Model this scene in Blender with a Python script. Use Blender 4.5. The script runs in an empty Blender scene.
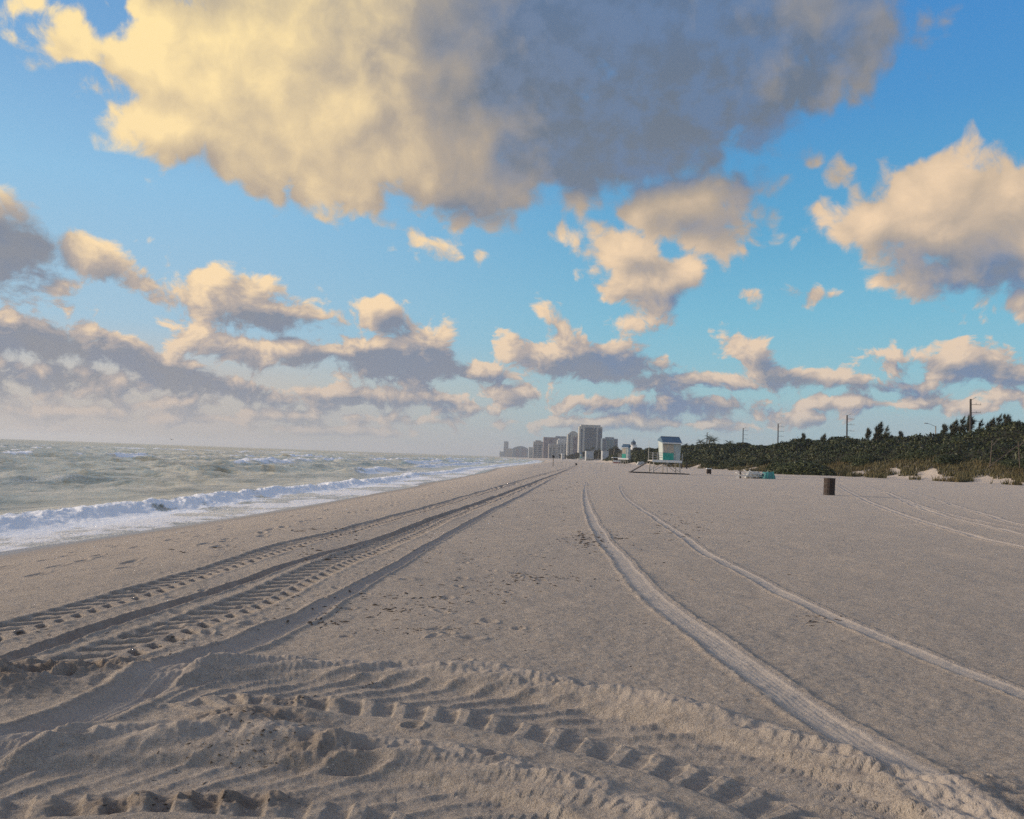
import bpy, math, random
import numpy as np
from mathutils import Vector, Matrix

scene = bpy.context.scene
R = math.radians
rnd = random.Random(7)

# ------------------------------------------------------------------ camera
FPX, EYE = 800.0, 1.6
PITCH, ROLL = R(3.38), R(2.06)
fw = Vector((0, math.cos(PITCH), math.sin(PITCH)))
r0 = Vector((1, 0, 0)); u0 = Vector((0, -math.sin(PITCH), math.cos(PITCH)))
rt = r0 * math.cos(ROLL) + u0 * math.sin(ROLL)
up = -r0 * math.sin(ROLL) + u0 * math.cos(ROLL)
cam_d = bpy.data.cameras.new('camera'); cam = bpy.data.objects.new('camera', cam_d)
scene.collection.objects.link(cam); scene.camera = cam
cam_d.sensor_fit = 'HORIZONTAL'; cam_d.sensor_width = 36; cam_d.lens = FPX / 1024 * 36
cam_d.clip_start = 0.1; cam_d.clip_end = 60000
cam.matrix_world = Matrix(((rt.x, up.x, -fw.x, 0), (rt.y, up.y, -fw.y, 0), (rt.z, up.z, -fw.z, EYE), (0, 0, 0, 1)))

def ray(px, py): return fw + rt * ((px - 512) / FPX) - up * ((py - 409.5) / FPX)
def hor(px): return 456.8 + (px - 512) * math.tan(ROLL)           # image row of the horizon
def gnd(px, py, z=0.0):                                            # point of the ground seen at a pixel
    d = ray(px, py); t = (z - EYE) / d.z
    return (d.x * t, d.y * t)
def colx(px, Y): d = ray(px, hor(px)); return d.x / d.y * Y        # lateral position at a depth
def topz(px, py, Y): d = ray(px, py); return EYE + d.z / d.y * Y   # height at a depth

# ------------------------------------------------------------------ light
SUN_AZ, SUN_EL = R(-82), R(13)
sun_d = bpy.data.lights.new('sun', 'SUN'); sun = bpy.data.objects.new('sun', sun_d)
scene.collection.objects.link(sun)
sun_d.energy = 3.4; sun_d.angle = R(16); sun_d.color = (1.0, 0.80, 0.60)
sd = Vector((math.sin(SUN_AZ) * math.cos(SUN_EL), math.cos(SUN_AZ) * math.cos(SUN_EL), math.sin(SUN_EL)))
sun.rotation_euler = sd.to_track_quat('Z', 'Y').to_euler()
scene.view_settings.view_transform = 'Standard'; scene.view_settings.look = 'None'
scene.view_settings.exposure = 0.38; scene.view_settings.gamma = 1.0
scene.view_settings.use_curve_mapping = False
scene.cycles.use_denoising = False
scene.cycles.max_bounces = 6; scene.cycles.volume_bounces = 0

def lin(c):
    return tuple((x / 255 / 12.92 if x / 255 <= 0.04045 else ((x / 255 + 0.055) / 1.055) ** 2.4) for x in c)

class NT:                                                          # small node-tree helper
    def __init__(s, tree): s.t = tree; s.n = tree.nodes; s.l = tree.links
    def put(s, node, key, v):
        inp = node.inputs[key]
        if isinstance(v, bpy.types.NodeSocket): s.l.new(v, inp)
        elif v is not None: inp.default_value = v
    def math(s, op, a, b=None, c=None, clamp=False):
        n = s.n.new('ShaderNodeMath'); n.operation = op; n.use_clamp = clamp
        s.put(n, 0, a); s.put(n, 1, b); s.put(n, 2, c); return n.outputs[0]
    def vec(s, op, a, b=None, out=0):
        n = s.n.new('ShaderNodeVectorMath'); n.operation = op
        s.put(n, 0, a); s.put(n, 1, b); return n.outputs[out]
    def vscale(s, a, f):
        n = s.n.new('ShaderNodeVectorMath'); n.operation = 'SCALE'
        s.put(n, 0, a); s.put(n, 'Scale', f); return n.outputs[0]
    def comb(s, x, y, z=0.0):
        n = s.n.new('ShaderNodeCombineXYZ'); s.put(n, 0, x); s.put(n, 1, y); s.put(n, 2, z); return n.outputs[0]
    def sep(s, v):
        n = s.n.new('ShaderNodeSeparateXYZ'); s.put(n, 0, v); return n.outputs
    def rng(s, v, a, b, c=0.0, d=1.0, kind='SMOOTHSTEP'):
        n = s.n.new('ShaderNodeMapRange'); n.interpolation_type = kind
        for k, x in zip((0, 1, 2, 3, 4), (v, a, b, c, d)): s.put(n, k, x)
        return n.outputs[0]
    def mix(s, f, a, b, mode='MIX'):
        n = s.n.new('ShaderNodeMix'); n.data_type = 'RGBA'; n.blend_type = mode; n.clamp_factor = True
        s.put(n, 0, f)
        for k, v in ((6, a), (7, b)):
            if isinstance(v, tuple) and len(v) == 3: v = (*v, 1)
            s.put(n, k, v)
        return n.outputs[2]
    def noise(s, v, scale, detail=4, rough=.5, dist=0.0, out=0, dim='3D'):
        n = s.n.new('ShaderNodeTexNoise'); n.noise_dimensions = dim; s.put(n, 'Vector', v); s.put(n, 'Scale', scale)
        s.put(n, 'Detail', detail); s.put(n, 'Roughness', rough); s.put(n, 'Distortion', dist); return n.outputs[out]
    def voro(s, v, scale, feat='F1', out=0, dim='3D', **kw):
        n = s.n.new('ShaderNodeTexVoronoi'); n.voronoi_dimensions = dim; n.feature = feat; s.put(n, 'Vector', v); s.put(n, 'Scale', scale)
        for k, x in kw.items(): s.put(n, k, x)
        return n.outputs[out]
    def ramp(s, f, stops, interp='LINEAR'):
        n = s.n.new('ShaderNodeValToRGB'); cr = n.color_ramp; cr.interpolation = interp
        while len(cr.elements) < len(stops): cr.elements.new(0.5)
        for e, (p, c) in zip(cr.elements, stops): e.position = p; e.color = (*c, 1)
        s.put(n, 0, f); return n.outputs[0]
    def bump(s, h, strength=.5, dist=.01, normal=None):
        n = s.n.new('ShaderNodeBump'); s.put(n, 'Height', h); s.put(n, 'Strength', strength); s.put(n, 'Distance', dist)
        s.put(n, 'Normal', normal); return n.outputs[0]
    def attr(s, name, out=2):
        n = s.n.new('ShaderNodeAttribute'); n.attribute_name = name; return n.outputs[out]

# ------------------------------------------------------------------ sky: Nishita air + procedural cumulus
def azel(px, py):
    d = ray(px, py).normalized()
    return math.degrees(math.atan2(d.x, d.y)), math.degrees(math.asin(d.z))

# cloud banks: image centre, radii, tilt (clockwise degrees) -> turned into bearing / elevation ellipses
CLOUDS = [
 (125,62,88,40,24,1), (235,90,140,80,22,1), (330,60,160,120,0,1), (455,85,150,118,0,1), (445,165,78,48,12,1),
 (600,50,230,130,0,1.1), (600,130,150,75,-6,1.1), (740,30,190,115,-10,1.1), (715,45,165,88,-14,1), (400,-60,400,130,0,1), (262,150,80,48,32,1), (700,-40,260,90,-5,1),
 (585,150,150,58,-10,1), (455,180,95,48,6,1), (700,115,120,60,-20,1), (180,120,70,50,30,1), (330,165,90,45,8,1),
 (-4,246,66,46,8,1.1), (95,258,66,21,26,1), (52,290,26,9,22,.8), (232,300,62,29,14,1), (272,322,50,14,6,1),
 (268,287,34,11,18,.9), (178,272,18,8,30,.7),
 (212,345,52,17,14,1), (300,352,90,15,5,1), (388,360,84,24,4,1), (385,318,40,20,18,1), (430,345,30,22,10,1),
 (28,336,100,23,6,1), (16,374,55,16,4,1), (150,362,72,20,12,1), (215,386,64,15,8,1), (278,398,40,10,4,1), (120,384,50,15,2,1), (52,392,60,12,0,1), (170,402,46,8,0,.9),
 (556,358,58,24,4,1), (566,330,24,11,55,.9), (612,366,56,21,4,1), (680,380,66,13,2,1), (470,372,60,11,4,1),
 (748,352,34,16,42,1), (778,376,42,13,4,1), (842,379,40,15,4,1), (892,386,50,11,4,1), (950,362,72,19,2,1),
 (1000,374,70,13,0,1), (668,408,46,12,2,1), (728,404,44,12,4,1), (775,414,30,7,0,1), (846,402,52,10,1,1), (522,396,46,13,2,1), (590,402,48,11,0,1), (930,404,60,9,2,1), (1005,398,40,10,0,1),
 (352,400,52,12,5,1), (430,396,40,12,3,1), (468,408,36,8,0,1), (640,424,60,6,0,.9), (540,424,50,6,0,.9),
 (684,210,88,42,12,1.1), (736,226,44,30,20,1), (622,252,62,27,18,1), (655,284,60,27,-6,1), (642,322,28,12,2,1), (720,185,50,20,0,1),
 (965,202,115,52,2,1.1), (900,236,90,38,14,1.1), (990,250,80,44,0,1), (936,272,62,27,10,1), (846,186,34,10,38,.9), (1020,300,58,18,-12,1),
 (1040,240,90,50,0,1), (60,412,80,8,1,1), (180,420,60,7,2,1), (285,416,66,8,2,1), (392,419,50,7,2,1), (20,428,70,5,1,1), (330,430,80,5,2,1), (700,425,60,6,2,1), (800,418,46,6,2,1),
 (795,293,28,6,0,.8), (425,240,24,7,20,.7), (0,38,14,9,0,1),
]
SHADE = [   # thick parts that the low sun does not reach: centre, radii, tilt, amount
 (740,40,430,160,0,1.0), (570,105,190,125,0,.75), (620,165,130,46,-6,.45), (470,215,90,22,4,.35), (250,185,110,22,18,.22), (440,200,90,30,4,.35), (230,190,120,20,20,.2),
 (22,340,115,24,4,1.05), (392,364,95,23,3,1.0), (618,368,72,24,0,1.0), (282,326,66,15,5,1.05), (-5,250,85,56,0,1.5),
 (690,407,120,16,0,1.1), (960,272,110,32,8,.8), (895,390,60,12,0,1.1), (760,185,40,40,0,.6), (300,400,230,20,5,.55),
 (20,378,70,18,0,.9), (160,374,90,16,8,.9), (785,382,44,11,0,.8), (700,228,70,16,8,.35), (655,296,50,12,0,.3), (960,372,80,12,3,.6), (390,322,30,16,0,.5), (680,382,60,12,0,.6), (795,293,40,12,0,.8),
]
world = bpy.data.worlds.new('World'); scene.world = world; world.use_nodes = True
world.node_tree.nodes.clear()
W = NT(world.node_tree)

def ell(e):
    cx, cy, rx, ry, rot = e[:5]
    c, s_ = math.cos(R(rot)), math.sin(R(rot))
    p0 = azel(cx, cy); pa = azel(cx + rx * c, cy + rx * s_)
    a = (pa[0] - p0[0], pa[1] - p0[1])
    ra = math.hypot(*a); th = math.atan2(a[1], a[0])
    pb = azel(cx - ry * s_, cy + ry * c)
    rb = math.hypot(pb[0] - p0[0], pb[1] - p0[1])
    return p0, ra, rb, th

def ellipse(G, ax, ay, run, p0, ra, rb, th):
    # elliptical distance; the running value rides along in z (weight 1e-8) so the nodes evaluate one after another
    p = G.comb(ax, ay, 0.0 if run is None else run)
    q = G.vec('SUBTRACT', p, (p0[0], p0[1], 0))
    c, s_ = math.cos(th), math.sin(th)
    x = G.vec('DOT_PRODUCT', q, (c / ra, s_ / ra, 1e-8), out=1); y = G.vec('DOT_PRODUCT', q, (-s_ / rb, c / rb, 1e-8), out=1)
    return G.vec('LENGTH', G.comb(x, y, 0.0), out=1)
EC = [(ell(e), math.sqrt(ell(e)[1] * ell(e)[2]) * e[5]) for e in CLOUDS]
ES = [(ell(e), e[5]) for e in SHADE]

def field(G, P, wv, det, blobs):
    x, el, _ = G.sep(P)
    # unseen cumulus added over the rest of the sky to warm the ambient light
    out_ = G.math('MAXIMUM', G.rng(G.math('ABSOLUTE', x), 37, 50), G.rng(el, 31, 42))
    acc = G.math('MULTIPLY_ADD', out_, 6.3, -6.5)
    for (p0, ra, rb, th), rr in blobs:
        ln = ellipse(G, x, el, acc, p0, ra, rb, th)
        d = G.math('MULTIPLY_ADD', ln, -rr * .8, rr * .8)
        acc = G.math('SMOOTH_MAX', acc, d, .8)
    # fractal relief, finer towards the horizon where the clouds are further away
    Pw = G.vec('ADD', P, wv)
    hi = G.noise(Pw, .26, det, .62, dim='2D')
    lo = G.noise(G.vec('MULTIPLY', Pw, (1, 1.35, 1)), .42, det - 1, .62, dim='2D')
    bl = G.voro(Pw, .36, 'SMOOTH_F1', dim='2D', Smoothness=.6, Detail=(1.0 if det > 5 else 0.0), Roughness=.55, Lacunarity=2.2)
    vh = G.rng(el, 4, 26)
    nh = G.math('MULTIPLY', G.math('SUBTRACT', hi, .36), 6.0)
    nl = G.math('MULTIPLY', G.math('SUBTRACT', lo, .435), 4.6)
    n = G.math('ADD', G.math('MULTIPLY', nh, vh), G.math('MULTIPLY', nl, G.math('SUBTRACT', 1.0, vh)))
    puff = G.math('MULTIPLY', G.math('SUBTRACT', .50, bl), G.rng(el, 2, 24, .7, 2.6))
    acc = G.math('SMOOTH_MIN', acc, 3.4, 2.0)
    return G.math('ADD', acc, G.math('ADD', n, puff))

tc = world.node_tree.nodes.new('ShaderNodeTexCoord')
d = W.vec('NORMALIZE', tc.outputs['Generated'])
dx, dy, dz = W.sep(d)
az = W.math('MULTIPLY', W.math('ARCTAN2', dx, dy), 180 / math.pi)
el = W.math('MULTIPLY', W.math('ARCSINE', dz), 180 / math.pi)
side = W.rng(az, -26, 18)
elf = W.math('DIVIDE', el, 40, clamp=True)
skyL = W.ramp(elf, [(0, lin((148,150,154))), (.05, lin((172,167,165))), (.11, lin((184,180,177))), (.2, lin((150,184,206))),
                    (.42, lin((132,182,216))), (.6, lin((108,160,206))), (1, lin((66,120,182)))])
skyR = W.ramp(elf, [(0, lin((142,168,182))), (.05, lin((146,178,190))), (.12, lin((140,186,198))), (.25, lin((112,178,204))),
                    (.40, lin((86,160,200))), (.58, lin((70,142,198))), (.75, lin((60,130,196))), (1, lin((44,100,170)))])
air = W.mix(side, skyL, skyR)
nish = world.node_tree.nodes.new('ShaderNodeTexSky'); nish.sky_type = 'NISHITA'; nish.sun_disc = False
nish.sun_elevation = SUN_EL; nish.sun_rotation = SUN_AZ % (2 * math.pi); nish.air_density = 1.0; nish.dust_density = 1.0
air = W.mix(.12, air, W.vscale(nish.outputs[0], .1))

def clouds(blobs, shades):                                         # one node group per part of the sky
    g = bpy.data.node_groups.new('sky_part', 'ShaderNodeTree')
    for nm in ('az', 'el', 'elf', 'side'): g.interface.new_socket(nm, in_out='INPUT', socket_type='NodeSocketFloat')
    g.interface.new_socket('air', in_out='INPUT', socket_type='NodeSocketColor')
    g.interface.new_socket('sky', in_out='OUTPUT', socket_type='NodeSocketShader')
    gi = g.nodes.new('NodeGroupInput'); go = g.nodes.new('NodeGroupOutput'); outer = globals()['W']
    W = NT(g); az_, el_, elf_, side_, air_ = gi.outputs[:5]
    r = cloud_nodes(W, az_, el_, elf_, side_, air_, blobs, shades); g.links.new(r, go.inputs[0])
    n = outer.n.new('ShaderNodeGroup'); n.node_tree = g
    for k, v_ in enumerate((az, el, elf, side, air)): outer.put(n, k, v_)
    return n.outputs[0]
def cloud_nodes(W, az, el, elf, side, air, blobs, shades):
    P = W.comb(az, el)
    wv = W.noise(P, .22, 2, .5, out=1, dim='2D')
    wv = W.vscale(W.vec('SUBTRACT', wv, (.5, .5, .5)), 2.2)
    D0 = field(W, P, wv, 7, blobs)
    step = W.rng(el, 1, 26, .8, 3.2)
    D1 = field(W, W.vec('ADD', P, W.vec('MULTIPLY', W.comb(step, step), (-.75, .55, 0))), wv, 4, blobs)
    # self-shading: how much cloud lies between this point and the sun
    d1s = W.math('MULTIPLY', W.math('MINIMUM', W.math('DIVIDE', D1, step), 1.6), W.rng(el, 9, 17, .40, .12))
    sh = W.math('ADD', W.math('ADD', d1s, W.math('MULTIPLY', W.math('DIVIDE', W.math('SUBTRACT', D1, D0), step), W.rng(el, 4, 20, .46, .25))), W.rng(el, 9, 17, .14, -.02))
    for (p0, ra, rb, th), amt in shades:
        sh = W.math('MULTIPLY_ADD', W.rng(ellipse(W, az, el, sh, p0, ra, rb, th), .1, 1.45, 1.0, 0.0), amt, sh)
    sh = W.rng(sh, -.10, 1.32, kind='LINEAR')
    edge = W.math('MULTIPLY', W.rng(el, 3, 25, .55, 1.7), W.rng(sh, .35, 1.0, .9, 1.5))
    alpha = W.rng(D0, -.1, edge)
    litL = W.ramp(elf, [(0, lin((182,168,160))), (.10, lin((202,184,168))), (.22, lin((238,208,168))), (.45, lin((240,212,160))), (.75, lin((246,220,158)))])
    litR = W.ramp(elf, [(0, lin((178,172,168))), (.10, lin((206,188,172))), (.3, lin((230,200,166))), (.75, lin((228,200,164)))])
    drk = W.ramp(elf, [(0, lin((134,140,152))), (.12, lin((126,132,146))), (.25, lin((120,128,144))), (.6, lin((102,112,126))), (.8, lin((90,112,142)))])
    mid = W.ramp(elf, [(0, lin((158,154,156))), (.2, lin((172,160,154))), (.45, lin((172,156,138))), (.8, lin((152,146,138)))])
    tone = W.noise(W.vec('MULTIPLY', P, (1, 1.3, 1)), .33, 6, .62, dim='2D')
    drk = W.mix(W.rng(tone, .36, .64, 0, .55), drk, W.mix(side, lin((134,134,138)), lin((96,124,162))))
    cl = W.mix(W.rng(sh, 0, .5, kind='LINEAR'), W.mix(side, litL, litR), mid)
    cl = W.mix(W.rng(sh, .5, 1, kind='LINEAR'), cl, drk)
    # low veil of cloud haze near the horizon
    veil = W.math('MULTIPLY', W.rng(el, 0.5, 7.5, 1.0, 0.0), W.rng(W.noise(W.vec('MULTIPLY', P, (1, 3.2, 1)), .16, 5, .55, dim='2D'), .35, .62, .45, .95))
    veilc = W.mix(side, lin((178,170,167)), lin((160,170,176)))
    sky = W.mix(W.math('MULTIPLY', veil, .7), air, veilc)
    alpha = W.math('MULTIPLY', alpha, W.rng(el, .3, 4.0, .45, .97))
    sky = W.mix(alpha, sky, cl)
    bg = W.n.new('ShaderNodeBackground')
    W.put(bg, 'Color', W.vscale(sky, 8.9)); bg.inputs['Strength'].default_value = .1
    return bg.outputs[0]

def split(cond, a, b):                                             # cond true -> b
    m = world.node_tree.nodes.new('ShaderNodeMixShader'); W.put(m, 0, cond); W.put(m, 1, a); W.put(m, 2, b); return m.outputs[0]
def region(a0, a1, e0, e1):
    # only the banks that can reach this part of the sky (keeps the sky quick to evaluate)
    A, B = np.meshgrid(np.linspace(a0 - 3, a1 + 1, 24), np.linspace(e0 - 1, e1 + 2.5, 24))
    def near(e):
        p0, ra, rb, th = e; c, s_ = math.cos(th), math.sin(th); x, y = A - p0[0], B - p0[1]
        return np.hypot((x * c + y * s_) / ra, (-x * s_ + y * c) / rb).min()
    lim = 3.6 if e1 > 13 else 2.4
    bl = [(e, rr) for e, rr in EC if rr * .8 * (1 - near(e)) > -lim]
    return clouds(bl, [(e, k) for e, k in ES if near(e) < 1.45])
def tree(a0, a1, e0, e1, n):
    if n == 0: return region(a0, a1, e0, e1)
    if (a1 - a0) > 1.6 * (e1 - e0):
        m = (a0 + a1) / 2; return split(W.math('GREATER_THAN', az, m), tree(a0, m, e0, e1, n - 1), tree(m, a1, e0, e1, n - 1))
    m = (e0 + e1) / 2; return split(W.math('GREATER_THAN', el, m), tree(a0, a1, e0, m, n - 1), tree(a0, a1, m, e1, n - 1))
front = tree(-42, 42, 0, 36, 3)
inside = W.math('MULTIPLY', W.math('LESS_THAN', W.math('ABSOLUTE', az), 42), W.math('LESS_THAN', el, 36))
allsky = split(inside, clouds([], []), front)
gb = world.node_tree.nodes.new('ShaderNodeBackground'); gb.inputs['Color'].default_value = (*lin((140,140,138)), 1)
wo = world.node_tree.nodes.new('ShaderNodeOutputWorld')
W.l.new(split(W.math('GREATER_THAN', el, 0.0), gb.outputs[0], allsky), wo.inputs[0])
world.cycles.sampling_method = 'MANUAL'; world.cycles.sample_map_resolution = 256

# ------------------------------------------------------------------ materials
def mat(name, fn):
    m = bpy.data.materials.new(name); m.use_nodes = True
    N = NT(m.node_tree); b = m.node_tree.nodes['Principled BSDF']; fn(N, b); return m
def plain(name, col, rough=.7, var=.12, scale=3.0, metal=0.0, bump=0.0):
    def fn(N, b):
        co = N.n.new('ShaderNodeTexCoord').outputs['Object']
        n = N.noise(co, scale, 6, .6)
        dark = tuple(c * (1 - var * 2) for c in col); lite = tuple(min(1, c * (1 + var)) for c in col)
        N.put(b, 'Base Color', N.mix(N.rng(n, .3, .7), dark, lite))
        b.inputs['Roughness'].default_value = rough; b.inputs['Metallic'].default_value = metal
        if bump: N.put(b, 'Normal', N.bump(N.noise(co, scale * 8, 5, .6), .4, bump))
    return mat(name, fn)

def sand_fn(N, b):
    co = N.n.new('ShaderNodeTexCoord').outputs['Object']
    wet = N.attr('wet'); trk = N.attr('track'); ch = N.attr('churn_shade')
    big = N.noise(co, .35, 5, .6); med = N.noise(co, 3.0, 5, .65); fine = N.noise(co, 42.0, 4, .7)
    grit = N.noise(co, 170.0, 2, .8)
    c = N.mix(N.rng(big, .3, .7), SAND_A, SAND_B)
    c = N.mix(N.math('MULTIPLY', N.rng(med, .42, .75), .45), c, SAND_C)
    c = N.mix(N.math('MULTIPLY', N.rng(fine, .47, .66, 0, .62), N.rng(trk, 0, 1, 1, .35)), c, SAND_D)
    c = N.mix(N.math('MULTIPLY', N.rng(N.noise(N.vec('MULTIPLY', co, (.7, 1.3, 1)), 15.0, 6, .72), .48, .62, 0, .34), N.rng(wet, 0, .5, 1, 0)), c, SAND_D)
    c = N.mix(N.rng(grit, .48, .68, 0, .6), c, SAND_C)
    c = N.mix(N.math('MULTIPLY', N.rng(N.noise(N.vec('ADD', co, (7.3, 2.1, 0)), 24.0, 5, .75), .50, .64, 0, .55), N.rng(wet, 0, .5, 1, 0)), c, SAND_C)
    # crushed shell specks
    cell = N.n.new('ShaderNodeTexVoronoi'); N.put(cell, 'Vector', co); N.put(cell, 'Scale', 75.0)
    pick = N.rng(N.sep(cell.outputs['Color'])[0], .86, .90)
    spot = N.math('MULTIPLY', pick, N.rng(cell.outputs['Distance'], .30, .12))
    spot = N.math('MULTIPLY', spot, N.rng(trk, 0, 1, 1.0, .35))
    c = N.mix(N.math('MULTIPLY', spot, .9), c, (.78, .70, .60))
    cell2 = N.n.new('ShaderNodeTexVoronoi'); N.put(cell2, 'Vector', co); N.put(cell2, 'Scale', 38.0)
    pk2 = N.math('MULTIPLY', N.rng(N.sep(cell2.outputs['Color'])[1], .93, .95), N.rng(cell2.outputs['Distance'], .28, .1))
    c = N.mix(N.math('MULTIPLY', pk2, .6), c, (.09, .065, .05))
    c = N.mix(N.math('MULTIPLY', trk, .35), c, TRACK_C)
    c = N.mix(N.math('MULTIPLY', ch, N.rng(med, .3, .65, .35, .85)), c, (.225, .175, .135))  # churned and damp sand, plus groove shade put into the colour
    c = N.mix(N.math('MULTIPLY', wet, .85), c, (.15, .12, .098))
    N.put(b, 'Base Color', c)
    N.put(b, 'Roughness', N.rng(wet, .25, 1, .92, .20))
    b.inputs['Specular IOR Level'].default_value = .25
    st = N.vec('MULTIPLY', co, (.55, 1.5, 1))
    h = N.math('ADD', N.math('MULTIPLY', N.noise(st, 14.0, 6, .72), 1.0), N.math('MULTIPLY', N.noise(co, 85.0, 4, .75), .42))
    h = N.math('ADD', h, N.math('MULTIPLY', spot, .25))
    amp = N.math('MULTIPLY', N.rng(trk, 0, 1, 1.0, .40), N.rng(wet, 0, .6, 1.0, .12))
    N.put(b, 'Normal', N.bump(N.math('MULTIPLY', h, amp), 1.0, .062))
SAND_A, SAND_B, SAND_C, SAND_D = (.54, .468, .392), (.50, .435, .366), (.68, .60, .505), (.31, .255, .205)
TRACK_C = (.42, .385, .345)
M_sand = mat('beach_sand', sand_fn)

def sea_fn(N, b):
    co = N.n.new('ShaderNodeTexCoord').outputs['Object']
    foam = N.attr('foam'); sw = N.attr('swash'); far = N.attr('far')
    n1 = N.noise(N.vec('MULTIPLY', co, (1, .7, 1)), 1.6, 8, .68, .5); n2 = N.voro(co, 3.2, 'DISTANCE_TO_EDGE')
    n3 = N.noise(co, 9.0, 5, .7)
    tex = N.math('ADD', N.math('MULTIPLY', n1, .65), N.math('MULTIPLY', n3, .35))
    f = N.rng(N.math('ADD', N.math('MULTIPLY', foam, .95), N.math('MULTIPLY_ADD', tex, 1.5, -1.16)), .0, .22)
    lace = N.math('MULTIPLY', N.rng(n2, .16, .02), N.rng(foam, .05, .4, 0, .55))
    f = N.math('MAXIMUM', f, lace)
    f = N.math('MAXIMUM', f, N.math('MULTIPLY', sw, N.rng(tex, .42, .60, .12, .95)))
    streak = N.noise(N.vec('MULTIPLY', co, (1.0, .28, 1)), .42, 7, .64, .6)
    c = N.mix(N.rng(N.math('ADD', N.math('MULTIPLY', streak, .75), N.math('MULTIPLY', N.noise(co, .03, 3, .6), .25)), .40, .60), (.20, .20, .14), (.72, .62, .42))  # sediment streaks, with the yellow reflection of bright clouds put into the colour
    c = N.mix(f, c, N.mix(sw, (.88, .90, .92), (.86, .84, .81)))
    N.put(b, 'Base Color', c)
    N.put(b, 'Roughness', N.math('MAXIMUM', N.math('MULTIPLY', f, .7), N.rng(far, 0, 1, .10, .34)))
    b.inputs['IOR'].default_value = 1.333
    st = N.vec('MULTIPLY', co, (.8, .5, 1))
    h = N.math('ADD', N.math('MULTIPLY', N.noise(st, 1.1, 6, .6), 1.0), N.math('MULTIPLY', N.noise(co, 6.0, 4, .6), .14))
    nw = N.bump(h, N.rng(f, 0, 1, .9, .2), .34)
    N.put(b, 'Normal', N.bump(N.math('MULTIPLY', tex, f), .8, .10, nw))
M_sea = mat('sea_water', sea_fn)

def leaf_mat(name, dark, lite, warm, rough=.55, scale=.35):
    def fn(N, b):
        co = N.n.new('ShaderNodeTexCoord').outputs['Object']
        ri = N.n.new('ShaderNodeNewGeometry').outputs['Random Per Island']
        oi = N.n.new('ShaderNodeObjectInfo').outputs['Random']
        c = N.mix(ri, dark, lite)
        c = N.mix(N.rng(N.noise(co, scale, 4, .6), .45, .7, 0, .6), c, warm)
        hsv = N.n.new('ShaderNodeHueSaturation'); N.put(hsv, 'Color', c); N.put(hsv, 'Value', N.rng(oi, 0, 1, .8, 1.2, 'LINEAR'))
        N.put(b, 'Base Color', hsv.outputs[0]); b.inputs['Roughness'].default_value = rough
        b.inputs['Specular IOR Level'].default_value = .3
    return mat(name, fn)
M_leaf = leaf_mat('thicket_leaves', (.007, .013, .005), (.040, .056, .017), (.078, .080, .024))
M_bush = leaf_mat('shrub_leaves', (.010, .018, .007), (.050, .066, .022), (.055, .062, .020))
M_pine = leaf_mat('needles', (.010, .014, .008), (.036, .044, .020), (.055, .050, .025))
M_tree = leaf_mat('far_tree_leaves', (.006, .010, .006), (.026, .034, .014), (.030, .032, .014))
M_palm = leaf_mat('palm_fronds', (.018, .028, .014), (.060, .078, .030), (.075, .070, .030))
M_grass = leaf_mat('dune_grass_blades', (.050, .054, .022), (.17, .145, .070), (.13, .088, .040), .8, .25)
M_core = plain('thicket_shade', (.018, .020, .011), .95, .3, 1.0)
M_bark = plain('bark', (.13, .10, .08), .9, .25, 6, bump=.01)
M_greybark = plain('weathered_bark', (.28, .25, .21), .9, .2, 6, bump=.01)
M_weed = plain('dry_seaweed', (.055, .038, .024), .9, .3, 20)
M_shell = plain('shell_chips', (.66, .60, .52), .5, .1, 40)
M_drum = plain('rusty_brown_slats', (.040, .024, .020), .75, .35, 9, bump=.004)
M_drumd = plain('dark_hoops', (.030, .022, .020), .7, .2, 9)
M_hut = plain('white_hut_boards', (.40, .46, .46), .7, .06, 2)
M_cream = plain('cream_shutter', (.48, .42, .34), .7, .05, 2)
M_teal = plain('turquoise_panel', (.025, .34, .27), .6, .08, 2)
M_blue = plain('slate_blue_roof', (.06, .12, .19), .6, .08, 1)
M_timber = plain('weathered_timber', (.38, .37, .35), .85, .12, 4)
M_dark = plain('dark_timber', (.050, .042, .040), .85, .2, 4)
M_pole = plain('pole_wood', (.045, .042, .042), .9, .15, 3)
M_metal = plain('galvanised_metal', (.35, .36, .36), .5, .08, 3, .4)
M_white = plain('white_paint', (.74, .74, .72), .5, .05, 3)
M_aqua = plain('aqua_tarp', (.06, .22, .22), .6, .1, 3)
M_grey = plain('grey_canvas', (.42, .43, .42), .8, .1, 3)
M_red = plain('faded_red_paint', (.34, .13, .12), .7, .1, 3)
M_gull = plain('grey_feathers', (.10, .10, .11), .8, .15, 9)
M_rope = plain('rope', (.30, .26, .20), .9, .1, 9)

# ------------------------------------------------------------------ numpy helpers
rs = np.random.RandomState(11)
TAB = [np.random.RandomState(100 + i).rand(256, 256).astype(np.float32) for i in range(6)]
def vn(x, y, k=0):
    t = TAB[k % 6]; xi = np.floor(x).astype(np.int64); yi = np.floor(y).astype(np.int64)
    fx = x - xi; fy = y - yi; fx = fx * fx * fx * (fx * (fx * 6 - 15) + 10); fy = fy * fy * fy * (fy * (fy * 6 - 15) + 10)
    a, b_, c, d_ = t[xi & 255, yi & 255], t[(xi + 1) & 255, yi & 255], t[xi & 255, (yi + 1) & 255], t[(xi + 1) & 255, (yi + 1) & 255]
    return (a + (b_ - a) * fx + (c - a) * fy + (a - b_ - c + d_) * fx * fy) * 2 - 1
def fbm(x, y, o=4, k=0, g=.5):
    s = 0; a = 1; n = 0
    for i in range(o):
        s = s + a * vn(x * 2 ** i + 17.3 * i, y * 2 ** i - 9.1 * i, k + i); n += a; a *= g
    return s / n
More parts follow.
